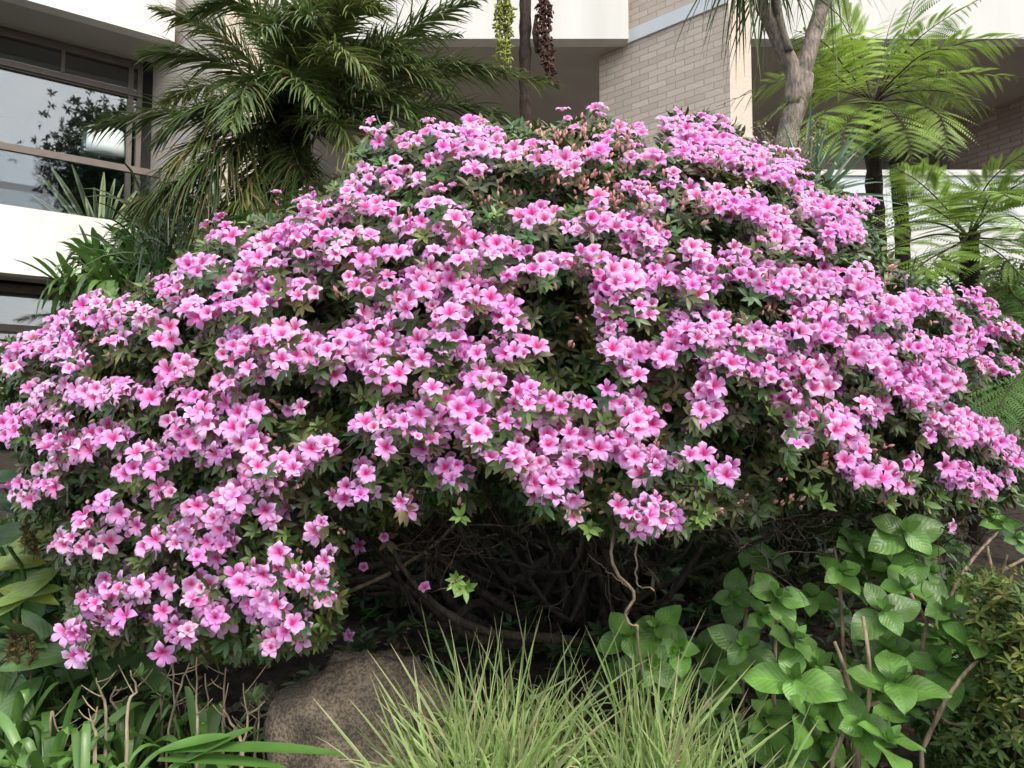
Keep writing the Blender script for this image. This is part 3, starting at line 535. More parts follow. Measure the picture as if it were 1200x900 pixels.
def fpath(pix): return P(*np.array(pix, float).T)
pc = P(338, 135, 5.3)
PALM = thing('date_palm', 'feathery dark green date palm with arching fronds rising behind the azalea', 'palm tree', (pc[0], 5.3, float(ground_z(pc[0], 5.3))))
acc = Acc(); zt = np.linspace(ground_z(pc[0], 5.3)-.05, pc[2], 26)
acc.tube(np.stack([pc[0]+.02*np.sin(zt*2), 5.3+0*zt, zt], -1), .13+.03*np.abs(np.sin(zt*14)), 14, (.10, .075, .05), lump=.12)
for k in range(160):
    z_ = rng.uniform(zt[0]+.6, pc[2]+.05); t_ = rng.uniform(0, 6.28); o_ = np.array([math.cos(t_), math.sin(t_), 0]); b_ = np.array([[pc[0], 5.3, z_]])+o_*.13
    acc.ribbons(b_, (o_*.7+np.array([0, 0, 1]))[None], o_[None]*1., rng.uniform(.1, .22), .05, .1, 3, np.array([.15, .11, .065])*rng.uniform(.6, 1.3))
acc.build('trunk', M['bark'], PALM)
FR = [  # frond mid-rib paths: photograph pixels with distance
    [(335, 130, 5.3), (300, 80, 5.2), (250, 35, 5.0), (180, 10, 4.9)], [(335, 135, 5.3), (290, 90, 5.0), (235, 66, 4.8), (165, 62, 4.7)],
    [(335, 140, 5.3), (270, 138, 5.0), (190, 133, 4.8), (100, 152, 4.7)], [(335, 145, 5.3), (275, 150, 4.9), (215, 185, 4.6), (170, 262, 4.5)],
    [(335, 130, 5.3), (300, 120, 4.9), (240, 125, 4.6), (180, 170, 4.5)], [(335, 150, 5.3), (290, 170, 4.9), (245, 215, 4.6), (225, 300, 4.5)],
    [(338, 130, 5.3), (330, 60, 5.2), (310, 0, 5.1), (270, -50, 5.0)], [(340, 130, 5.3), (352, 50, 5.1), (365, -20, 5.0), (385, -70, 4.9)],
    [(340, 130, 5.3), (385, 40, 5.0), (430, -10, 4.8), (490, -30, 4.7)], [(342, 130, 5.3), (380, 60, 4.9), (405, 15, 4.6), (450, 10, 4.4)],
    [(342, 135, 5.3), (420, 80, 5.0), (490, 30, 4.8), (565, -5, 4.7)], [(342, 135, 5.3), (420, 105, 5.0), (510, 75, 4.8), (590, 85, 4.7)],
    [(342, 140, 5.3), (430, 118, 5.0), (540, 82, 4.8), (655, 100, 4.7)], [(345, 145, 5.3), (430, 135, 4.9), (530, 125, 4.8), (630, 150, 4.7)],
    [(345, 145, 5.3), (400, 120, 4.9), (450, 112, 4.6), (500, 150, 4.4)], [(342, 150, 5.3), (370, 140, 4.8), (400, 150, 4.5), (425, 195, 4.3)],
    [(338, 150, 5.3), (345, 180, 4.9), (360, 215, 4.7), (370, 260, 4.6)], [(335, 150, 5.3), (310, 185, 5.0), (290, 225, 4.8), (300, 280, 4.7)],
    [(335, 135, 5.3), (290, 110, 5.5), (240, 100, 5.6), (190, 120, 5.7)], [(338, 130, 5.3), (300, 40, 5.6), (240, -20, 5.7), (180, -50, 5.8)],
    [(342, 130, 5.3), (410, 60, 5.6), (470, 50, 5.8), (540, 40, 5.9)], [(340, 130, 5.3), (350, 30, 5.7), (355, -50, 5.9), (330, -90, 6.0)],
    [(335, 145, 5.3), (285, 160, 5.3), (230, 200, 5.3), (190, 270, 5.3)], [(335, 140, 5.3), (265, 175, 4.7), (210, 215, 4.5), (150, 245, 4.4)],
    [(345, 150, 5.3), (400, 160, 5.1), (470, 165, 5.0), (540, 175, 5.0)], [(338, 140, 5.3), (330, 100, 4.8), (345, 90, 4.4), (385, 130, 4.1)],
    [(338, 140, 5.3), (310, 100, 4.8), (290, 100, 4.4), (270, 150, 4.1)], [(340, 140, 5.3), (370, 80, 4.7), (400, 60, 4.3), (440, 95, 4.1)],
    [(340, 150, 5.3), (330, 190, 5.0), (310, 250, 4.9), (260, 300, 4.8)], [(340, 135, 5.3), (345, 70, 4.9), (325, 30, 4.5), (300, 40, 4.2)],
    [(342, 135, 5.3), (385, 90, 5.3), (440, 90, 5.3), (520, 130, 5.3)], [(340, 130, 5.3), (370, 20, 5.3), (420, -40, 5.3), (460, -60, 5.3)],
    [(338, 125, 5.3), (322, 50, 4.9), (280, 5, 4.7), (225, 15, 4.6)], [(342, 125, 5.3), (362, 45, 4.8), (395, 0, 4.6), (450, -15, 4.5)], [(345, 130, 5.3), (400, 75, 4.9), (450, 55, 4.7), (500, 75, 4.6)],
    [(340, 125, 5.3), (345, 60, 4.8), (352, 20, 4.5), (375, 20, 4.2)], [(335, 140, 5.3), (300, 125, 4.9), (265, 130, 4.7), (235, 165, 4.6)], [(345, 145, 5.3), (390, 135, 4.9), (430, 140, 4.7), (460, 175, 4.5)],
    [(342, 125, 5.3), (380, 25, 5.1), (430, -25, 5.0), (500, -10, 4.9)], [(335, 150, 5.3), (300, 200, 4.8), (280, 240, 4.6), (262, 290, 4.5)], [(342, 130, 5.3), (410, 90, 4.8), (470, 80, 4.6), (530, 110, 4.5)]]
for k, pth in enumerate(FR):
    low = pth[-1][1] > 240
    cl = (.095, .14, .04) if k % 3 else (.15, .19, .055)
    pinnate(fpath(pth), 104, .40 if k < 20 else .36, .0185, 48, .34 if not low else .5, cl, .2, dead=.14 if low else .05, rach=.010).build('frond', M['palm'], PALM)
# fine dark understorey of fronds beside the palm
SP = thing('fan_grass_clump', 'dark arching grassy clump under the palm fronds behind the azalea', 'plant', P(250, 300, 4.9)*[1, 1, 0]+[0, 0, 1])
acc = Acc(); n = 620; b = P(rng.uniform(150, 430, n), rng.uniform(250, 330, n), rng.uniform(4.7, 5.6, n)); D = rv(n)*[.6, .5, .3]+[0, -.1, .8]
acc.ribbons(b, D, rv(n)*.4+[0, -1, .3], rng.uniform(.35, .75, n), .016, rng.uniform(.3, 1.1, n), 5, np.array([.05, .085, .03])*rng.uniform(.6, 1.5, (n, 1))); acc.build('foliage', M['palm'], SP)

# broad-strap clump on the left by the parapet
def strap_clump(name, label, cat, base, n, L, W, col, droop=(.3, .9), spread=.7, m='strap', group=None, edge=None, segs=6, up_=1.0, tipcol=None, br=.05, parts=True, fold=.15):
    t = thing(name, label, cat, base, group); acc = Acc(); th = rng.uniform(0, 2*np.pi, n); D = np.stack([np.cos(th)*spread, np.sin(th)*spread, np.full(n, up_)+rng.uniform(-.3, .3, n)], -1)*1.0
    D[:, :2] *= rng.uniform(.2, 1.2, (n, 1)); b = np.asarray(base)+np.stack([np.cos(th), np.sin(th), 0*th], -1)*rng.uniform(0, br, (n, 1))
    acc.ribbons(b, D, np.array([0, 0, 1.])-nrm(D)*.2+rv(n, .15), rng.uniform(*L, n), rng.uniform(*W, n), rng.uniform(*droop, n), segs, np.array(col)*rng.uniform(.7, 1.3, (n, 1)), None, fold, tipcol, edge)
    acc.build('leaves', M[m], t); return t
for k, (x, y, Yd) in enumerate(((118, 318, 5.6), (150, 325, 5.4), (168, 300, 5.6), (135, 345, 5.2), (190, 330, 5.3), (95, 345, 5.3))):
    b = P(x, y, Yd); lab = ['strappy green clump nearest the white parapet at the left', 'strappy green clump with a bent leaf in the middle of the bank', 'strappy green clump highest up beside the palm fronds', 'low strappy green clump touching the top of the azalea', 'strappy green clump half hidden under the palm fronds', 'lowest leftmost strappy green clump in front of the dark window'][k]
    t = strap_clump('strap_leaf_plant', lab, 'plant', b, 60, (.34, .6), (.045, .06), (.12, .22, .05), (.2, 1.0), .95, group='strap leaved plants beside the left parapet', br=.08)
    a2 = Acc(); gz = float(ground_z(b[0], b[1])); a2.tube([(b[0], b[1], gz), (b[0]+.03, b[1], (gz+b[2])/2), (b[0], b[1], b[2])], [.03, .025, .03], 7, (.12, .09, .06)); a2.build('stem', M['bark'], t)
# variegated flax on the balcony
b = P(118, 252, 8.75); b[2] = Z1-.35
t = thing('flax_plant', 'variegated flax with cream edged leaves behind the balcony glass', 'plant', b)
acc = Acc(); TP = np.array([(48, 200), (62, 190), (85, 187), (122, 197), (145, 212), (160, 220), (75, 215), (110, 215), (152, 240), (100, 228), (135, 205), (40, 225), (168, 235)], float); tips = P(TP[:, 0], TP[:, 1], 8.6+rng.uniform(-.1, .3, len(TP)))
D = tips-b; acc.ribbons(np.tile(b, (len(D), 1)), D+[0, 0, .08], rv(len(D), .3)+[0, -1, .4], np.linalg.norm(D, axis=1)*1.12, .065, .12, 6, (.14, .22, .10), None, .2, None, (.62, .62, .36))
acc.build('leaves', M['strap'], t)
# slender palm trunk with fruit stalks
b = P(618, 40, 6.2); g0 = float(ground_z(b[0], 6.2)); SPM = thing('slender_palm', 'slender dark palm trunk with hanging brown fruit stalks at the top edge', 'palm tree', (b[0], 6.2, g0))
acc = Acc(); zt = np.linspace(g0, 7.6, 60); acc.tube(np.stack([b[0]+.02*np.sin(zt), 6.2+0*zt, zt], -1), .048+.008*(np.arange(60) % 2), 10, (.045, .033, .026), lump=.08)
acc.tube(P([628, 628, 629], [20, 38, 62], 6.15), [.012, .035, .012], 7, (.09, .06, .045)); acc.build('trunk', M['bark'], SPM)
for (x0, y0, x1, y1, c0, nn_) in ((636, -10, 645, 95, (.085, .045, .035), 70), (588, -10, 590, 75, (.30, .34, .07), 90)):
    acc = Acc(); 
    for k in range(9):
        xx = x0+rng.uniform(-6, 10); pts = spline(P([x0, xx, xx+rng.uniform(-4, 4), x1+rng.uniform(-8, 8)], [y0, y0+20, (y0+y1)/2, y1+rng.uniform(-35, 5)], 6.1+rng.uniform(-.05, .05)), 16); acc.tube(pts, .004, 4, c0, cap=False)
        for p_ in pts[3:]:
            for _ in range(3): acc.inst(BT[:2]+(np.ones((25, 3)), BT[3]), frames(rv(1)+[[0, 0, -1]], rv(1)), p_[None]+rv(1, .012), rng.uniform(.03, .05), np.array([c0])*rng.uniform(.7, 1.4))
    acc.build('fruit_stalk' if x0 > 600 else 'flower_stalk', M['bark'] if x0 > 600 else M['fine'], SPM)
for k in range(9):
    t_ = k/9*6.28; p0_ = np.array([b[0], 6.2, 7.55]); d_ = np.array([math.cos(t_), math.sin(t_), 0]); pinnate([p0_, p0_+d_*.5+[0, 0, .5], p0_+d_*1.2+[0, 0, .5], p0_+d_*1.8+[0, 0, 0]], 40, .4, .02, 55, .5, (.06, .11, .035)).build('frond', M['palm'], SPM)

# forked cordyline
g0 = P(915, 330, 5.0); gz = float(ground_z(g0[0], 5.0)); CO = thing('cabbage_tree', 'forked grey trunk with drooping sword leaves in front of the brick wall', 'tree', (g0[0], 5.0, gz))
acc = Acc(); main = np.vstack([[g0[0]-.02, 5.0, gz], P([905, 913, 925, 938, 942], [330, 220, 150, 110, 88], 5.0)]); acc.tube(spline(main, 30), np.linspace(.085, .066, 30), 12, (.25, .21, .18), lump=.05)
acc.tube(spline(P([930, 931, 915, 900, 885, 868], [125, 90, 52, 20, -8, -45], [5.0, 5.0, 5.0, 4.98, 4.95, 4.9]), 20), np.linspace(.066, .04, 20), 10, (.23, .19, .16), lump=.05)
acc.tube(spline(P([930, 938, 948, 958, 968, 970], [125, 92, 60, 25, -10, -50], [5.0, 5.0, 5.0, 5.05, 5.1, 5.1]), 20), np.linspace(.070, .042, 20), 10, (.23, .19, .16), lump=.05)
acc.tube(spline(P([925, 915, 905], [60, 30, -30], [4.95, 4.95, 4.9]), 8), .03, 8, (.18, .16, .13), lump=.05); acc.build('trunk', M['bark'], CO)
for (x, y, Yd) in ((868, -50, 4.9), (905, -35, 4.9), (970, -55, 5.1)):
    c0 = P(x, y, Yd); n = 60; D = nrm(rv(n)+[0, 0, .25]); acc = Acc(); acc.ribbons(np.tile(c0, (n, 1)), D, np.array([0, 0, 1.])+rv(n, .2), rng.uniform(.4, .7, n), .02, rng.uniform(.2, 1.1, n), 6, np.array([.10, .15, .055])*rng.uniform(.6, 1.3, (n, 1)), lambda t: np.clip(1-t**2.2, .05, 1), .15, (.2, .17, .09)); acc.build('leaf_head', M['strap'], CO)
# blue-green sword plant
b = P(948, 232, 4.5); t = thing('sword_leaf_plant', 'blue green sword leaves fanning right above the azalea by the grey trunk', 'plant', b)
acc = Acc(); n = 46; ang = rng.uniform(R(-30), R(115), n); D = np.stack([np.cos(ang), rng.uniform(-.5, .4, n), np.sin(ang)], -1)
acc.ribbons(np.tile(b, (n, 1))+rv(n, .03), D, rv(n, .35)+[0, -1, .3], rng.uniform(.35, .62, n), .032, rng.uniform(.0, .25, n), 5, np.array([.11, .19, .11])*rng.uniform(.6, 1.25, (n, 1)), lambda t: np.clip(1-t**1.6, .03, 1), .25)
acc.build('leaves', M['strap'], t)
a2 = Acc(); gz = float(ground_z(b[0], b[1])); a2.tube([(b[0], b[1], gz), (b[0]-.03, b[1], (gz+b[2])/2), (b[0], b[1], b[2]+.03)], [.05, .05, .045], 8, (.15, .12, .09)); a2.build('stem', M['bark'], t)
# wispy seed-head shrub by the trunk
b = P(925, 215, 4.4); t = thing('wispy_shrub', 'wispy pale seed heads in front of the grey forked trunk', 'shrub', b); acc = Acc()
for k in range(60):
    x = rng.uniform(885, 970); y = rng.uniform(135, 215); e_ = P(x, y, rng.uniform(4.2, 4.7)); pts = spline([b+rng.normal(size=3)*.08, (b+e_)/2+rng.normal(size=3)*.03, e_], 8); acc.tube(pts, .0022, 4, (.25, .23, .12), cap=False)
    m_ = 24; pp = pts[rng.integers(3, 8, m_)]+rv(m_, .02); acc.inst(LT, frames(rv(m_)+[0, 0, .5], rv(m_)), pp, rng.uniform(.012, .028, m_), np.array([.32, .30, .18])*rng.uniform(.5, 1.3, (m_, 1)))
acc.build('seed_heads', M['fine'], t)

# tree ferns
def fern_frond(path, n=18, Lmax=.34, col=(.10, .19, .035), droop=.25, ang=75, fine=9, pw=.014, rach=.008, rcol=(.07, .05, .025), plift=0.0):
    a_ = Acc(); rc = spline(path, 36); a_.tube(rc, np.linspace(rach, .0015, 36), 5, rcol, cap=False)
    c_ = spline(path, n+6)[5:-1]; n = len(c_); T = nrm(np.gradient(c_, axis=0)); s_ = nrm(np.cross(T, np.array([0, 0, 1.])+1e-3)); u_ = np.cross(s_, T); f = np.linspace(0, 1, n)
    ln = Lmax*np.clip(np.sin(np.pi*(f*.8+.17))**.9, .08, 1); an = R(ang)*(1-.35*f)
    for sg in (-1, 1):
        D = nrm(T*np.cos(an)[:, None]+s_*sg*np.sin(an)[:, None]+u_*plift+rv(n, .10)); L = ln*rng.uniform(.88, 1.08, n); dr = droop*rng.uniform(.6, 1.4, n)
        tt = np.linspace(.06, 1, fine*2); PP = c_[:, None]+D[:, None]*(L[:, None]*tt)[..., None]; PP[..., 2] -= (dr*L)[:, None]*tt**2
        TT = nrm(np.gradient(PP, axis=1)); uu = np.broadcast_to(u_[:, None], TT.shape); ss = nrm(np.cross(TT, uu)); pl = (L[:, None]*.10*np.clip(np.sin(np.pi*(tt*.82+.14)), .12, 1)[None])
        cc = np.array(col)*rng.uniform(.8, 1.25, (n, 1, 1))*np.ones((n, len(tt), 1))
        for s2 in (-1, 1):
            DD = nrm(ss*s2+TT*.45).reshape(-1, 3); a_.ribbons(PP.reshape(-1, 3), DD, uu.reshape(-1, 3), pl.ravel(), pl.ravel()*.42, .12, 2, cc.reshape(-1, 3), lambda t: np.array([1, .85, .2]), .05)
        a_.ribbons(c_, D, u_, L, .004, dr, 4, np.array(rcol)*1.6)
    return a_
def fern_tree(name, label, crown, Yc, fronds, rt=.055, col=(.25, .37, .06), Lm=.36, **kw):
    c0 = P(*crown, Yc); gz = float(ground_z(c0[0], Yc)); t = thing(name, label, 'tree fern', (c0[0], Yc, gz), 'tree ferns at the right')
    acc = Acc(); zt = np.linspace(gz-.05, c0[2]+.02, 30); acc.tube(np.stack([c0[0]+.01*np.sin(zt*5), Yc+0*zt, zt], -1), rt*(1+.12*(np.arange(30) % 2)), 10, (.035, .025, .02), lump=.15)
    for k in range(120):
        z_ = rng.uniform(gz+.4, c0[2]); t_ = rng.uniform(0, 6.28); o_ = np.array([math.cos(t_), math.sin(t_), 0]); acc.ribbons((np.array([c0[0], Yc, z_])+o_*rt*.9)[None], (o_*.8+[0, 0, .8])[None], o_[None], rng.uniform(.03, .09), .012, .1, 2, (.06, .04, .03))
    acc.build('trunk', M['bark'], t)
    for fpx_ in fronds: fern_frond(np.vstack([c0, P(*np.array(fpx_, float).T)]), col=np.array(col)*rng.uniform(.8, 1.25), Lmax=Lm*rng.uniform(.85, 1.1), **kw).build('frond', M['fern'], t)
    return t
fern_tree('tree_fern', 'tallest tree fern with slim dark trunk and bright fronds arching over the balcony', (1023, 120), 5.6, [
    [(1060, 62, 5.4), (1100, 27, 5.2), (1155, -5, 5.1)], [(1072, 76, 5.4), (1130, 50, 5.2), (1205, 44, 5.0)], [(1062, 98, 5.4), (1115, 86, 5.1), (1200, 92, 4.9)],
    [(1005, 62, 5.6), (985, 22, 5.6), (965, -10, 5.6)], [(1032, 82, 5.8), (1040, 40, 6.1), (1050, 10, 6.4)], [(990, 96, 5.5), (955, 74, 5.4), (905, 85, 5.2)],
    [(980, 98, 5.7), (925, 92, 5.8), (840, 125, 5.9)], [(1060, 118, 5.3), (1100, 135, 5.0), (1112, 175, 4.9)], [(990, 122, 5.3), (962, 135, 5.1), (945, 170, 4.9)],
    [(1010, 125, 5.2), (990, 150, 4.9), (985, 195, 4.7)], [(1045, 100, 5.9), (1085, 100, 6.2), (1130, 125, 6.5)], [(1000, 90, 5.9), (970, 95, 6.2), (930, 130, 6.4)], [(1040, 125, 5.2), (1060, 150, 4.9), (1070, 190, 4.7)],
    [(990, 108, 5.3), (940, 110, 5.0), (880, 150, 4.9)], [(1050, 90, 5.2), (1090, 60, 4.9), (1150, 60, 4.7)], [(1055, 108, 5.4), (1110, 108, 5.2), (1170, 130, 5.0)], [(1012, 75, 5.8), (1000, 40, 6.1), (990, 20, 6.4)], [(995, 85, 5.4), (965, 50, 5.2), (930, 35, 5.1)], [(1045, 70, 5.5), (1065, 20, 5.5), (1080, -30, 5.5)]], Lm=.36, droop=.3)
fern_tree('tree_fern', 'middle tree fern with dark trunk in front of the pale balustrade', (1053, 190), 5.3, [
    [(1035, 170, 5.2), (1010, 165, 5.0), (975, 190, 4.9)], [(1075, 165, 5.2), (1095, 165, 5.0), (1115, 190, 4.8)], [(1050, 165, 5.1), (1040, 155, 4.8), (1020, 165, 4.6)],
    [(1062, 172, 5.5), (1080, 160, 5.7), (1110, 160, 5.8)], [(1045, 175, 5.5), (1020, 160, 5.8), (990, 165, 6)], [(1065, 190, 5.0), (1080, 200, 4.8), (1090, 225, 4.7)]], .05, (.15, .25, .05), .24, droop=.3)
fern_tree('tree_fern', 'shortest tree fern at the right edge in front of the white parapet', (1135, 278), 4.6, [
    [(1148, 232, 4.5), (1172, 200, 4.4), (1215, 170, 4.3)], [(1160, 245, 4.5), (1190, 218, 4.4), (1235, 205, 4.3)], [(1105, 240, 4.6), (1075, 212, 4.6), (1045, 195, 4.6)],
    [(1100, 262, 4.4), (1060, 262, 4.1), (995, 290, 3.9)], [(1095, 275, 4.3), (1050, 290, 4.0), (1000, 320, 3.8)], [(1165, 268, 4.4), (1200, 270, 4.1), (1250, 290, 3.9)],
    [(1120, 262, 4.9), (1095, 235, 5.1), (1080, 225, 5.4)], [(1140, 240, 4.8), (1130, 215, 5.1), (1110, 200, 5.4)], [(1125, 285, 4.3), (1100, 300, 4.0), (1080, 330, 3.8)], [(1150, 285, 4.3), (1175, 300, 4.0), (1205, 335, 3.9)], [(1165, 280, 4.6), (1195, 280, 4.5), (1240, 262, 4.5)], [(1150, 250, 4.4), (1165, 225, 4.2), (1190, 235, 4.0)], [(1110, 255, 4.4), (1080, 240, 4.2), (1045, 255, 4.0)], [(1155, 260, 4.2), (1190, 255, 3.9), (1225, 290, 3.8)], [(1115, 290, 4.2), (1080, 310, 3.9), (1050, 345, 3.8)]], .05, (.22, .34, .06), .36, droop=.18)
fern_tree('tree_fern', 'low fern crown hanging its fronds behind the right flank of the azalea', (1230, 400), 4.0, [
    [(1200, 375, 3.9), (1165, 370, 3.8), (1120, 400, 3.7)], [(1195, 405, 3.8), (1160, 430, 3.6), (1125, 480, 3.5)], [(1205, 430, 3.7), (1180, 460, 3.5), (1150, 520, 3.4)],
    [(1210, 370, 4.0), (1180, 340, 4.0), (1140, 335, 4.0)], [(1215, 440, 3.9), (1200, 480, 3.8), (1185, 540, 3.7)], [(1190, 420, 4.2), (1150, 440, 4.3), (1110, 470, 4.4)], [(1200, 450, 4.2), (1165, 490, 4.2), (1130, 540, 4.3)]], .06, (.15, .27, .08), .28, droop=.3)
# uncurling crozier
t_ = np.linspace(0, 1, 40); th = t_*4.6*np.pi; rr = 20*(1-t_)**.9+1; cr = np.vstack([P([1225, 1210, 1190], [345, 352, 348], 3.95), P(1165+np.cos(th+1.2)*rr, 335-np.sin(th+1.2)*rr*.85, 3.95)])
FD = thing('fern_crozier', 'curled young fern tip beside the azalea at the right edge', 'fern frond', cr[0]); acc = Acc(); sp2 = spline(cr, 120); acc.tube(sp2, np.linspace(.008, .003, 120), 6, (.16, .20, .05))
T = nrm(np.gradient(sp2, axis=0)); o_ = np.cross(T, [0, 1, 0])
for sg in (-1, 1): acc.ribbons(sp2[::2], o_[::2]*sg+T[::2]*.4, np.tile([0, -1., .2], (60, 1)), .022, .010, .1, 2, (.17, .24, .07))
acc.build('crozier_leaf', M['fern'], FD)

# ------------------------------------------------------------------ foreground
# boulders
def rock(name, label, c, r, seed, z0):
    me_ = []; n = 60; u = np.linspace(0, 2*np.pi, n, endpoint=False); v = np.linspace(0, np.pi, 40); U_, V_ = np.meshgrid(u, v)
    d = np.stack([np.cos(U_)*np.sin(V_), np.sin(U_)*np.sin(V_), np.cos(V_)], -1); rs = np.random.default_rng(seed); k = np.ones(U_.shape)
    for f_, am in ((1.1, .05), (2.3, .045), (4.5, .03), (9, .018), (18, .012), (34, .009)):
        for _ in range(3): w_ = nrm(rs.normal(size=3))*f_; k += am*np.sin(d@w_*2+rs.uniform(0, 6))
    d2 = np.sign(d)*np.abs(d)**.85; vv = np.asarray(c)+d2*k[..., None]*np.array(r); i = (np.arange(39)[:, None]*n+np.arange(n)[None]); j = np.arange(39)[:, None]*n+(np.arange(n)[None]+1) % n
    a_ = Acc(); a_.raw(vv, np.stack([i, i+n, j+n, j], -1).reshape(-1, 4)); return tag(a_.build(name, M['rock']), label, 'boulder', 'sandstone boulders under the azalea')
m, t, p = mat('rock'); N = t.nodes; L = t.links; g = N.new('ShaderNodeNewGeometry')
n1 = N.new('ShaderNodeTexNoise'); n1.inputs['Scale'].default_value = 9; n1.inputs['Detail'].default_value = 10; n2 = N.new('ShaderNodeTexNoise'); n2.inputs['Scale'].default_value = 120; n2.inputs['Detail'].default_value = 8
for q in (n1, n2): L.new(g.outputs['Position'], q.inputs['Vector'])
r1 = N.new('ShaderNodeValToRGB'); e0, e1 = r1.color_ramp.elements; e0.position = .36; e0.color = (.085, .072, .052, 1); e1.position = .65; e1.color = (.18, .15, .11, 1); r1.color_ramp.elements.new(.47).color = (.115, .095, .07, 1)
L.new(n1.outputs['Fac'], r1.inputs[0]); r2 = N.new('ShaderNodeValToRGB'); r2.color_ramp.elements[0].position = .42; r2.color_ramp.elements[0].color = (.45, .43, .40, 1); r2.color_ramp.elements[1].position = .56; r2.color_ramp.elements[1].color = (1.25, 1.2, 1.15, 1); L.new(n2.outputs['Fac'], r2.inputs[0])
mm = N.new('ShaderNodeMixRGB'); mm.blend_type = 'MULTIPLY'; mm.inputs[0].default_value = .8; L.new(r1.outputs[0], mm.inputs[1]); L.new(r2.outputs[0], mm.inputs[2]); L.new(mm.outputs[0], p.inputs['Base Color']); p.inputs['Roughness'].default_value = .95
ad = N.new('ShaderNodeMath'); ad.operation = 'MULTIPLY_ADD'; ad.inputs[1].default_value = .35; L.new(n2.outputs['Fac'], ad.inputs[0]); L.new(n1.outputs['Fac'], ad.inputs[2])
b_ = N.new('ShaderNodeBump'); b_.inputs['Strength'].default_value = 1; b_.inputs['Distance'].default_value = .02; L.new(ad.outputs[0], b_.inputs['Height']); L.new(b_.outputs[0], p.inputs['Normal']); M['rock'] = m
rock('boulder', 'large rounded brown boulder between the strap leaves and the grass', P(436, 878, 2.2), (.255, .22, .285), 3, 0)
rock('boulder', 'smaller shadowed boulder just left of the large one', P(305, 865, 2.55), (.15, .18, .17), 9, 0)
rock('boulder', 'dark boulder half hidden behind the grass tuft', P(600, 850, 2.7), (.26, .2, .17), 12, 0)

# variegated grass
acc = Acc(); n = 2500
gxp = np.clip(rng.normal(650, 115, n), 455, 930); gy_ = rng.uniform(1.72, 2.25, n); b = P(gxp, 930, gy_); b[:, 2] = ground_z(b[:, 0], b[:, 1])-.01
tuft = rng.integers(0, 26, n); tc_ = np.stack([rng.uniform(-.20, .62, 26), rng.uniform(1.75, 2.2, 26)], -1); b[:, 0] = tc_[tuft, 0]+rng.normal(size=n)*.035; b[:, 1] = tc_[tuft, 1]+rng.normal(size=n)*.035; b[:, 2] = ground_z(b[:, 0], b[:, 1])-.01
hh = .555-.22*np.abs((b[:, 0]-.10)/.62)**1.4
D = rv(n)*[.42, .34, .05]+[0, 0, 1]; D[:, 0] += (b[:, 0]-.1)*.35
cg = np.where(rng.uniform(size=(n, 1)) < .10, np.array([[.55, .48, .28]]), np.array([[.31, .47, .14]])*rng.uniform(.6, 1.25, (n, 1)))
ed = np.where(rng.uniform(size=(n, 1)) < .6, np.array([[.60, .66, .34]]), cg)
acc.ribbons(b, D, rv(n)*[1, 1, .1], hh*rng.uniform(.55, 1.12, n), rng.uniform(.005, .0105, n), np.where(rng.uniform(size=n) < .3, rng.uniform(.6, 1.7, n), rng.uniform(.03, 1.0, n)**1.2), 8, cg, lambda t: np.clip((1-t**2.5)*(.5+t), .04, 1), .2, (.45, .38, .22), ed)
tag(acc.build('grass', M['grass']), 'tuft of cream striped grass in front of the azalea', 'grass', kind='stuff')

# agapanthus clumps at the lower left
for k, (x, Yd, n_, L1) in enumerate(((55, 2.1, 34, .62), (150, 2.15, 32, .60), (235, 2.1, 20, .50), (5, 2.25, 30, .62), (100, 1.9, 26, .55))):
    b = P(x, 900, Yd); b[2] = float(ground_z(b[0], b[1]))
    lab = ['strap leaved agapanthus second from the left edge below the big leaves', 'strap leaved agapanthus with upright leaves under the lowest blossoms', 'agapanthus whose long leaves reach right towards the boulder', 'agapanthus at the very left edge of the bed', 'frontmost agapanthus cut by the bottom of the picture'][k]
    t = strap_clump('agapanthus', lab, 'plant', b, n_, (L1*.7, L1), (.018, .030), (.12, .24, .055), (.35, 1.0), .62, group='agapanthus clumps at the lower left', br=.05, segs=8)
a3 = Acc(); b0 = P(np.array([190, 185, 200, 185.]), np.array([880, 890, 900, 880.]), 1.9); e_ = P(np.array([392, 325, 300, 268.]), np.array([882, 905, 860, 875.]), 1.9)
a3.ribbons(b0, e_-b0+[0, 0, .05], np.tile([0, -.4, 1.], (4, 1)), np.linalg.norm(e_-b0, axis=1)*1.1, .034, .12, 8, np.array([.10, .22, .045])*rng.uniform(.8, 1.2, (4, 1))); t3 = thing('agapanthus', 'trailing agapanthus leaves lying in front of the boulder', 'plant', b0[0], 'agapanthus clumps at the lower left'); a3.build('leaves', M['strap'], t3)

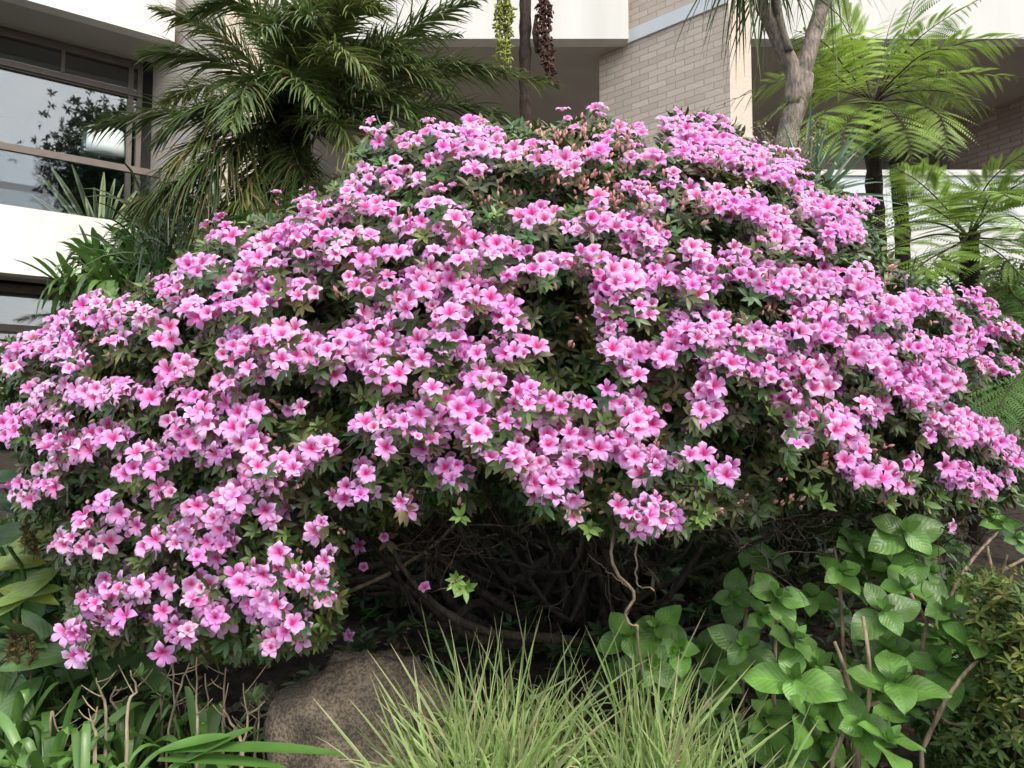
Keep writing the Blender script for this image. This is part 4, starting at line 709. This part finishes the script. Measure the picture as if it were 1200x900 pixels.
# cut bare stems
CS = thing('pruned_hydrangea', 'bare tan pruned stems standing left of the boulder', 'shrub', (P(265, 880, 2.15)[0], 2.15, .55))
for pix in ([(232, 870), (230, 820), (230, 770)], [(262, 865), (262, 815), (265, 782)], [(205, 870), (203, 800), (201, 760)], [(283, 880), (290, 845), (285, 800)], [(245, 870), (244, 840), (242, 790)], [(150, 830), (160, 810), (152, 786)], [(125, 835), (118, 812), (112, 795)], [(300, 880), (303, 850), (304, 812)], [(260, 850), (285, 870), (292, 880)], [(270, 880), (285, 840), (305, 830)], [(197, 860), (210, 810), (222, 775)], [(283, 870), (270, 845), (258, 825)], [(310, 870), (318, 850), (333, 845)], [(190, 860), (188, 820), (190, 800)], [(222, 870), (216, 845), (210, 838)], [(138, 835), (130, 820), (136, 805)], [(60, 835), (66, 850), (75, 870)], [(112, 870), (110, 850), (114, 828)], [(300, 845), (315, 836), (327, 824)]):
    acc = Acc(); q = np.array(pix, float); Yd = rng.uniform(2.0, 2.3); bt = P(q[0, 0], q[0, 1], Yd); gzz = float(ground_z(bt[0], Yd)); pts = spline(np.vstack([[bt[0], Yd, gzz], P(q[:, 0], q[:, 1], Yd)]), 12); acc.tube(pts+rng.normal(size=pts.shape)*.0015, np.linspace(rng.uniform(.003, .0065), .0018, 12), 7, np.array([.42, .33, .23])*rng.uniform(.7, 1.15), lump=.12)
    for j in (6, 8, 10): d_ = nrm(rng.normal(size=3)*[1, .5, .4]+[0, 0, .6]); acc.tube(spline([pts[j], pts[j]+d_*.03, pts[j]+d_*rng.uniform(.04, .09)+[0, 0, .01]], 5), np.linspace(.0022, .001, 5), 5, (.4, .31, .21))
    acc.build('stem', M['bark'], CS)
acc = Acc(); q = P([165, 188, 188, 295, 300, 232, 205], [790, 815, 810, 815, 820, 775, 770], 2.1); whorls(acc, q, np.tile([0, -.3, 1.], (7, 1)), .035, np.tile([.12, .22, .06], (7, 1)), 7, flat=1.0); acc.build('young_leaves', M['leaf'], CS)

# big-leaved plants (hydrangea-like)
BL = leaf_tpl(11, .76, .10, .20, 6, 1.0, .75, .44); BL3 = leaf_tpl(6, .5, .18, -.1, 4, 1, .4, .45); BL2 = leaf_tpl(10, .34, .15, .25, 4, 1, .3, .45)
def rosette(acc, c, size, axis, col, pairs=2, centre=True, tpl=BL, ccol=(.13, .27, .05)):
    ax = nrm(np.array(axis, float)); r0 = nrm(np.cross(ax, rng.normal(size=3))); r1 = np.cross(ax, r0)
    for k in range(pairs):
        th0 = k*np.pi/2+rng.normal()*.2
        for h in (0, np.pi):
            d = r0*math.cos(th0+h)+r1*math.sin(th0+h); D = nrm(d+ax*rng.uniform(.15, .55)); D[2] -= rng.uniform(.0, .35)
            acc.inst(tpl, frames(D[None], (ax-d*.3)[None]), (c-ax*size*.18*k)[None], size*rng.uniform(.8, 1.05)*(.8+.25*k), np.array([col])*rng.uniform(.8, 1.2))
    if centre:
        for h in range(4):
            th0 = h*np.pi/2+.8; d = r0*math.cos(th0)+r1*math.sin(th0); acc.inst(BL3, frames(nrm(d*rng.uniform(.5, 1.1)+ax)[None], (ax-d)[None]+rv(1, .2)), c[None], size*rng.uniform(.3, .55), np.array([ccol])*rng.uniform(.8, 1.2))
def hydrangea(name, label, ros, stems, gx_, gy0, group='leafy hydrangeas under the right of the azalea'):
    t = thing(name, label, 'hydrangea', (gx_, gy0, float(ground_z(gx_, gy0))), group); acc = Acc()
    for (x, y, Yd, s_) in ros: rosette(acc, P(x, y, Yd), s_*rng.uniform(.75, 1.0), np.array([rng.normal()*.25, -.65, .75])+rng.normal(size=3)*.2, np.array([.13, .27, .05])*rng.uniform(.6, 1.4))
    acc.build('leaves', M['broad'], t)
    for st in stems:
        a_ = Acc(); pts = spline(P(*np.array(st, float).T), 14); g_ = pts[0].copy(); g_[2] = float(ground_z(g_[0], g_[1])); pts = np.vstack([g_, pts]) if pts[0, 2] > g_[2]+.03 else pts
        a_.tube(pts, np.linspace(.0065, .0042, len(pts))*(1+.15*(np.arange(len(pts)) % 4 == 0)), 8, np.array([.36, .27, .18])*rng.uniform(.75, 1.1), lump=.06); a_.build('stem', M['bark'], t)
hydrangea('hydrangea', 'hydrangea with large round leaves directly right of the striped grass',
    [(910, 698, 2.15, .12), (870, 755, 2.2, .12), (932, 748, 2.05, .13), (930, 795, 2.0, .13), (945, 838, 1.95, .12), (975, 825, 2.05, .11), (890, 790, 2.3, .12), (880, 640, 2.6, .09), (905, 655, 2.55, .09), (860, 700, 2.5, .10), (900, 840, 2.2, .12), (960, 780, 2.2, .13), (880, 870, 2.25, .12), (960, 870, 2.1, .12), (920, 890, 2.0, .12), (845, 800, 2.35, .12), (850, 850, 2.3, .12), (895, 720, 2.3, .11), (915, 870, 2.15, .12), (950, 700, 2.3, .11), (825, 760, 2.5, .10)],
    [[(975, 890, 1.98), (998, 832, 1.98), (992, 790, 1.98), (978, 752, 1.98)], [(905, 860, 2.25), (908, 780, 2.2), (910, 710, 2.15)], [(870, 860, 2.4), (872, 740, 2.5), (885, 660, 2.55)]], .75, 2.2)
hydrangea('hydrangea', 'tallest hydrangea with bright tips and tan stems at the lower right',
    [(998, 635, 2.25, .10), (985, 670, 2.2, .11), (1000, 690, 2.3, .11), (1060, 622, 2.1, .12), (1072, 650, 2.1, .12), (1035, 715, 2.0, .12), (1060, 690, 2.15, .12), (1108, 715, 2.1, .12), (1145, 752, 2.0, .11), (1100, 780, 2.1, .13), (1050, 800, 1.9, .16), (1040, 868, 1.85, .14), (1010, 850, 1.9, .12), (1105, 810, 2.1, .11), (1000, 740, 2.3, .12), (1040, 760, 2.25, .13), (1075, 740, 2.3, .12), (1000, 790, 2.3, .12), (1080, 850, 2.2, .13), (1120, 860, 2.2, .12), (1020, 800, 2.35, .12), (1000, 885, 2.1, .12), (1090, 670, 2.3, .11), (1045, 660, 2.25, .12), (1020, 650, 2.3, .11), (1100, 745, 2.3, .13), (1125, 690, 2.35, .11), (1060, 830, 2.15, .14), (985, 720, 2.4, .11), (1095, 705, 2.25, .12)],
    [[(1005, 860, 1.95), (1018, 822, 1.95), (1018, 770, 1.95), (1011, 722, 1.98)], [(1080, 880, 2.05), (1108, 822, 2.0), (1130, 790, 2.0), (1146, 774, 2.0)], [(1078, 800, 2.2), (1082, 750, 2.15), (1085, 728, 2.12), (1067, 695, 2.12)], [(990, 790, 2.3), (985, 700, 2.25), (978, 640, 2.25)], [(1000, 830, 2.0), (1023, 825, 1.97), (1030, 822, 1.96)]], .98, 2.1)
hydrangea('hydrangea', 'bare branched hydrangea behind the golden leaves at the right edge',
    [(1175, 612, 2.3, .09), (1190, 630, 2.3, .09), (1130, 665, 2.35, .09), (1200, 590, 2.3, .09), (1155, 600, 2.35, .08), (1120, 640, 2.5, .08)],
    [[(1090, 760, 2.35), (1115, 695, 2.3), (1140, 655, 2.3), (1170, 622, 2.3)], [(1120, 760, 2.4), (1128, 705, 2.35), (1155, 680, 2.35), (1200, 655, 2.35)], [(1150, 760, 2.4), (1165, 700, 2.35), (1180, 650, 2.3)], [(1110, 720, 2.35), (1160, 690, 2.3), (1157, 640, 2.3)]], 1.35, 2.35)
hydrangea('hydrangea', 'small dark hydrangea behind the grass under the bent azalea twig',
    [(735, 745, 2.25, .11), (770, 735, 2.2, .12), (765, 780, 2.25, .11), (795, 760, 2.3, .10), (745, 790, 2.3, .10), (790, 800, 2.3, .10)],
    [[(760, 830, 2.3), (762, 780, 2.28), (768, 745, 2.22)]], .42, 2.3)
# yellow-green fine shrub at right edge (nandina)
def fine_shrub(name, label, c, ext, n, col, sz, cat='shrub'):
    gz = float(ground_z(c[0], c[1])); t = thing(name, label, cat, (c[0], c[1], gz)); acc = Acc(); u = np.clip(rv(n, .5), -.85, .85)*ext+c; u = u[u[:, 2] > gz]; nn_ = len(u)
    cl = np.asarray(col)[rng.integers(0, len(col), nn_)]*rng.uniform(.7, 1.2, (nn_, 1)); whorls(acc, u, rv(nn_, .5)+[0, -.3, 1], sz, cl, 6, leaf_tpl(3, .30)); acc.build('foliage', M['fine'], t)
    for k in range(14): e_ = c+rng.normal(size=3)*ext*.5; acc = Acc(); acc.tube(spline([(c[0]+rng.normal()*.04, c[1]+rng.normal()*.04, gz), (c*.5+e_*.5), e_], 8), .004, 5, (.16, .11, .07), cap=False); acc.build('stem', M['bark'], t)
fine_shrub('nandina', 'golden tipped fine leaved shrub in the bottom right corner', P(1190, 765, 2.0), np.array([.12, .16, .22]), 620, [(.16, .21, .05), (.12, .18, .045), (.08, .14, .035), (.23, .25, .06)], .034)
fine_shrub('nandina', 'dark fine leaved shrub below the golden one at the bottom right', P(1165, 880, 2.05), np.array([.16, .14, .14]), 520, [(.07, .12, .03), (.10, .16, .04), (.05, .09, .02)], .034)

# ginger-like leaves left edge
def ginger(label, spots, col, size):
    c = P(*spots[0][:3]); t = thing('ginger_plant', label, 'plant', (c[0], c[1], float(ground_z(c[0], c[1]))), 'broad leaved plants at the left edge'); acc = Acc(); a2 = Acc()
    for (x, y, Yd, dx, dz) in spots:
        b = P(x, y, Yd); D = np.array([dx, -.35+rng.normal()*.2, dz]); cl = np.array(col[rng.integers(0, len(col))])*rng.uniform(.85, 1.15)
        acc.inst(BL2, frames(D[None], np.array([[dz*-.3, -.6, .8]])+rv(1, .15)), b[None], size*rng.uniform(.85, 1.15), cl[None])
        a2.tube(spline([(b[0]+rng.normal()*.05, b[1]+.1, float(ground_z(b[0], b[1]+.1))), (b[0], b[1]+.08, b[2]-.15), b], 8), .006, 6, (.08, .14, .04), cap=False)
    acc.build('leaves', M['broad'], t); a2.build('stems', M['strap'], t)
spots_ = [(20+rng.uniform(-30, 60), rng.uniform(610, 770), rng.uniform(2.5, 2.9), rng.uniform(-1, 1), rng.uniform(-.5, .35)) for _ in range(38)]
ginger('broad leaved green plant under the left lobe of blossoms', spots_, [(.09, .18, .045), (.07, .15, .04)], .26)
ginger('yellowing broad leaved plant at the left edge below the azalea', [(90, 625, 2.4, -1, -.15), (75, 620, 2.38, -1, -.4), (55, 660, 2.4, -1, .1), (70, 665, 2.42, -.6, -.5), (75, 690, 2.4, -1, 0), (130, 690, 2.45, -.9, -.5), (10, 640, 2.3, .8, .3), (0, 690, 2.4, 1, .0)], [(.24, .30, .05), (.19, .27, .06)], .20)
spots_ = [(rng.uniform(-20, 190), rng.uniform(740, 800), rng.uniform(2.3, 2.7), rng.uniform(-1, 1), rng.uniform(-.3, .6)) for _ in range(40)]
ginger('dark broad leaved plant behind the agapanthus', spots_, [(.07, .14, .04), (.09, .17, .05)], .22)
ginger('single broad leaf plant against the pale lower window', [(-20, 560, 2.9, 1, .1), (-15, 585, 2.8, 1, -.1), (5, 570, 2.9, .8, .3), (30, 590, 2.8, -.5, .2)], [(.05, .12, .04)], .24)
# brown seed spikes
t = thing('seed_spike_plant', 'thin brown seed spikes standing among the left leaves', 'plant', P(22, 800, 2.2)); acc = Acc()
for (x, y0, y1) in ((20, 800, 732), (12, 790, 740), (35, 800, 745), (28, 650, 615), (38, 660, 625)):
    pts = spline(P([x, x+2, x+rng.uniform(-4, 4)], [y0, (y0+y1)/2, y1], 2.25), 14); acc.tube(pts, .002, 4, (.15, .12, .06), cap=False)
    for p_ in pts[4:]: m_ = 8; acc.inst(LT, frames(rv(m_)+[0, 0, .6], rv(m_)), np.tile(p_, (m_, 1)), .022, np.array([.14, .11, .045])*rng.uniform(.6, 1.4, (m_, 1)))
    acc.build('seed_spike', M['fine'], t); acc = Acc()

# seedlings added to darken the hollow under the azalea, and leaf litter
acc = Acc(); n = 900; x = rng.uniform(-2.2, 2.0, n); y = rng.uniform(2.3, 5.2, n); z = ground_z(x, y)+rng.uniform(.02, .16, n)
whorls(acc, np.stack([x, y, z], -1), rv(n, .3)+[0, -.3, 1], .06, np.array([.04, .085, .02])*rng.uniform(.6, 1.3, (n, 1)), 6); tag(acc.build('added_seedlings', M['leaf']), kind='stuff')
acc = Acc(); n = 2500; x = rng.uniform(-2.2, 2.2, n); y = rng.uniform(1.5, 4.5, n); z = ground_z(x, y)+.012
acc.inst(LT, frames(rv(n)*[1, 1, .15], np.array([0, 0, 1.])+rv(n, .3)), np.stack([x, y, z], -1), rng.uniform(.03, .06, n), np.array([.16, .10, .055])*rng.uniform(.4, 1.4, (n, 1))); tag(acc.build('fallen_leaves', M['bark']), kind='stuff')

# dark hedge of mixed shrubs between the azalea and the building; the hollow's one is added to darken it
for (cx_, cy_, Yd, ex, label) in ((1120, 420, 5.0, (.8, .4, .7), 'dark leafy shrub behind the right flank of the azalea'), (300, 330, 5.8, (1.1, .4, .6), 'dark leafy shrub behind the azalea below the palm crown'), (60, 655, 4.6, (.7, .4, .25), 'dark leafy shrub low at the left below the pale window'), (700, 560, 5.2, (1.6, .35, .45), 'dark leafy shrub added to darken the hollow under the azalea')):
    c = P(cx_, cy_, Yd); fine_shrub('background_shrub', label, c, np.array(ex), 1500, [(.04, .08, .025), (.06, .11, .03), (.05, .09, .03)], .085)

# street tree behind the viewer, mirrored in the left window
TC = np.array([12.0, -7.8, 0]); TR = thing('street_tree', 'dark street tree mirrored in the left balcony window', 'tree', TC); acc = Acc()
acc.tube([TC, TC+[.1, 0, 5], TC+[0, .1, 11]], [.42, .34, .18], 12, (.15, .12, .09)); 
for k in range(12): th_ = k*.52; e_ = TC+np.array([math.cos(th_)*2.4, math.sin(th_)*2.4, 12+rng.uniform(-2, 3)]); acc.tube(spline([TC+[0, 0, 7+k*.3], (TC+[0, 0, 10])*.5+e_*.5+[0, 0, -.3], e_], 8), np.linspace(.12, .03, 8), 7, (.15, .12, .09))
acc.build('trunk', M['bark'], TR); acc = Acc(); n = 5200; cl = TC+[0, 0, 11.5]+nrm(rv(60))*np.array([3.0, 3.0, 3.6])*rng.uniform(.5, 1, (60, 1)); u = cl[rng.integers(0, 60, n)]+rv(n, .5); whorls(acc, u, rv(n)+[0, 0, .5], .24, np.array([.05, .08, .03])*rng.uniform(.6, 1.4, (n, 1)), 6); acc.build('crown', M['leaf'], TR)

acc = Acc(); n = 130; x = rng.uniform(-1.6, 1.4, n); y = rng.uniform(1.9, 3.6, n); z = ground_z(x, y)+.022
acc.inst(leaf_tpl(3, .7), frames(rv(n)*[1, 1, .2], np.array([0, 0, 1.])+rv(n, .4)), np.stack([x, y, z], -1), rng.uniform(.015, .03, n), np.array([.75, .32, .55])*rng.uniform(.5, 1.1, (n, 1))); tag(acc.build('fallen_petals', M['petal']), kind='stuff')
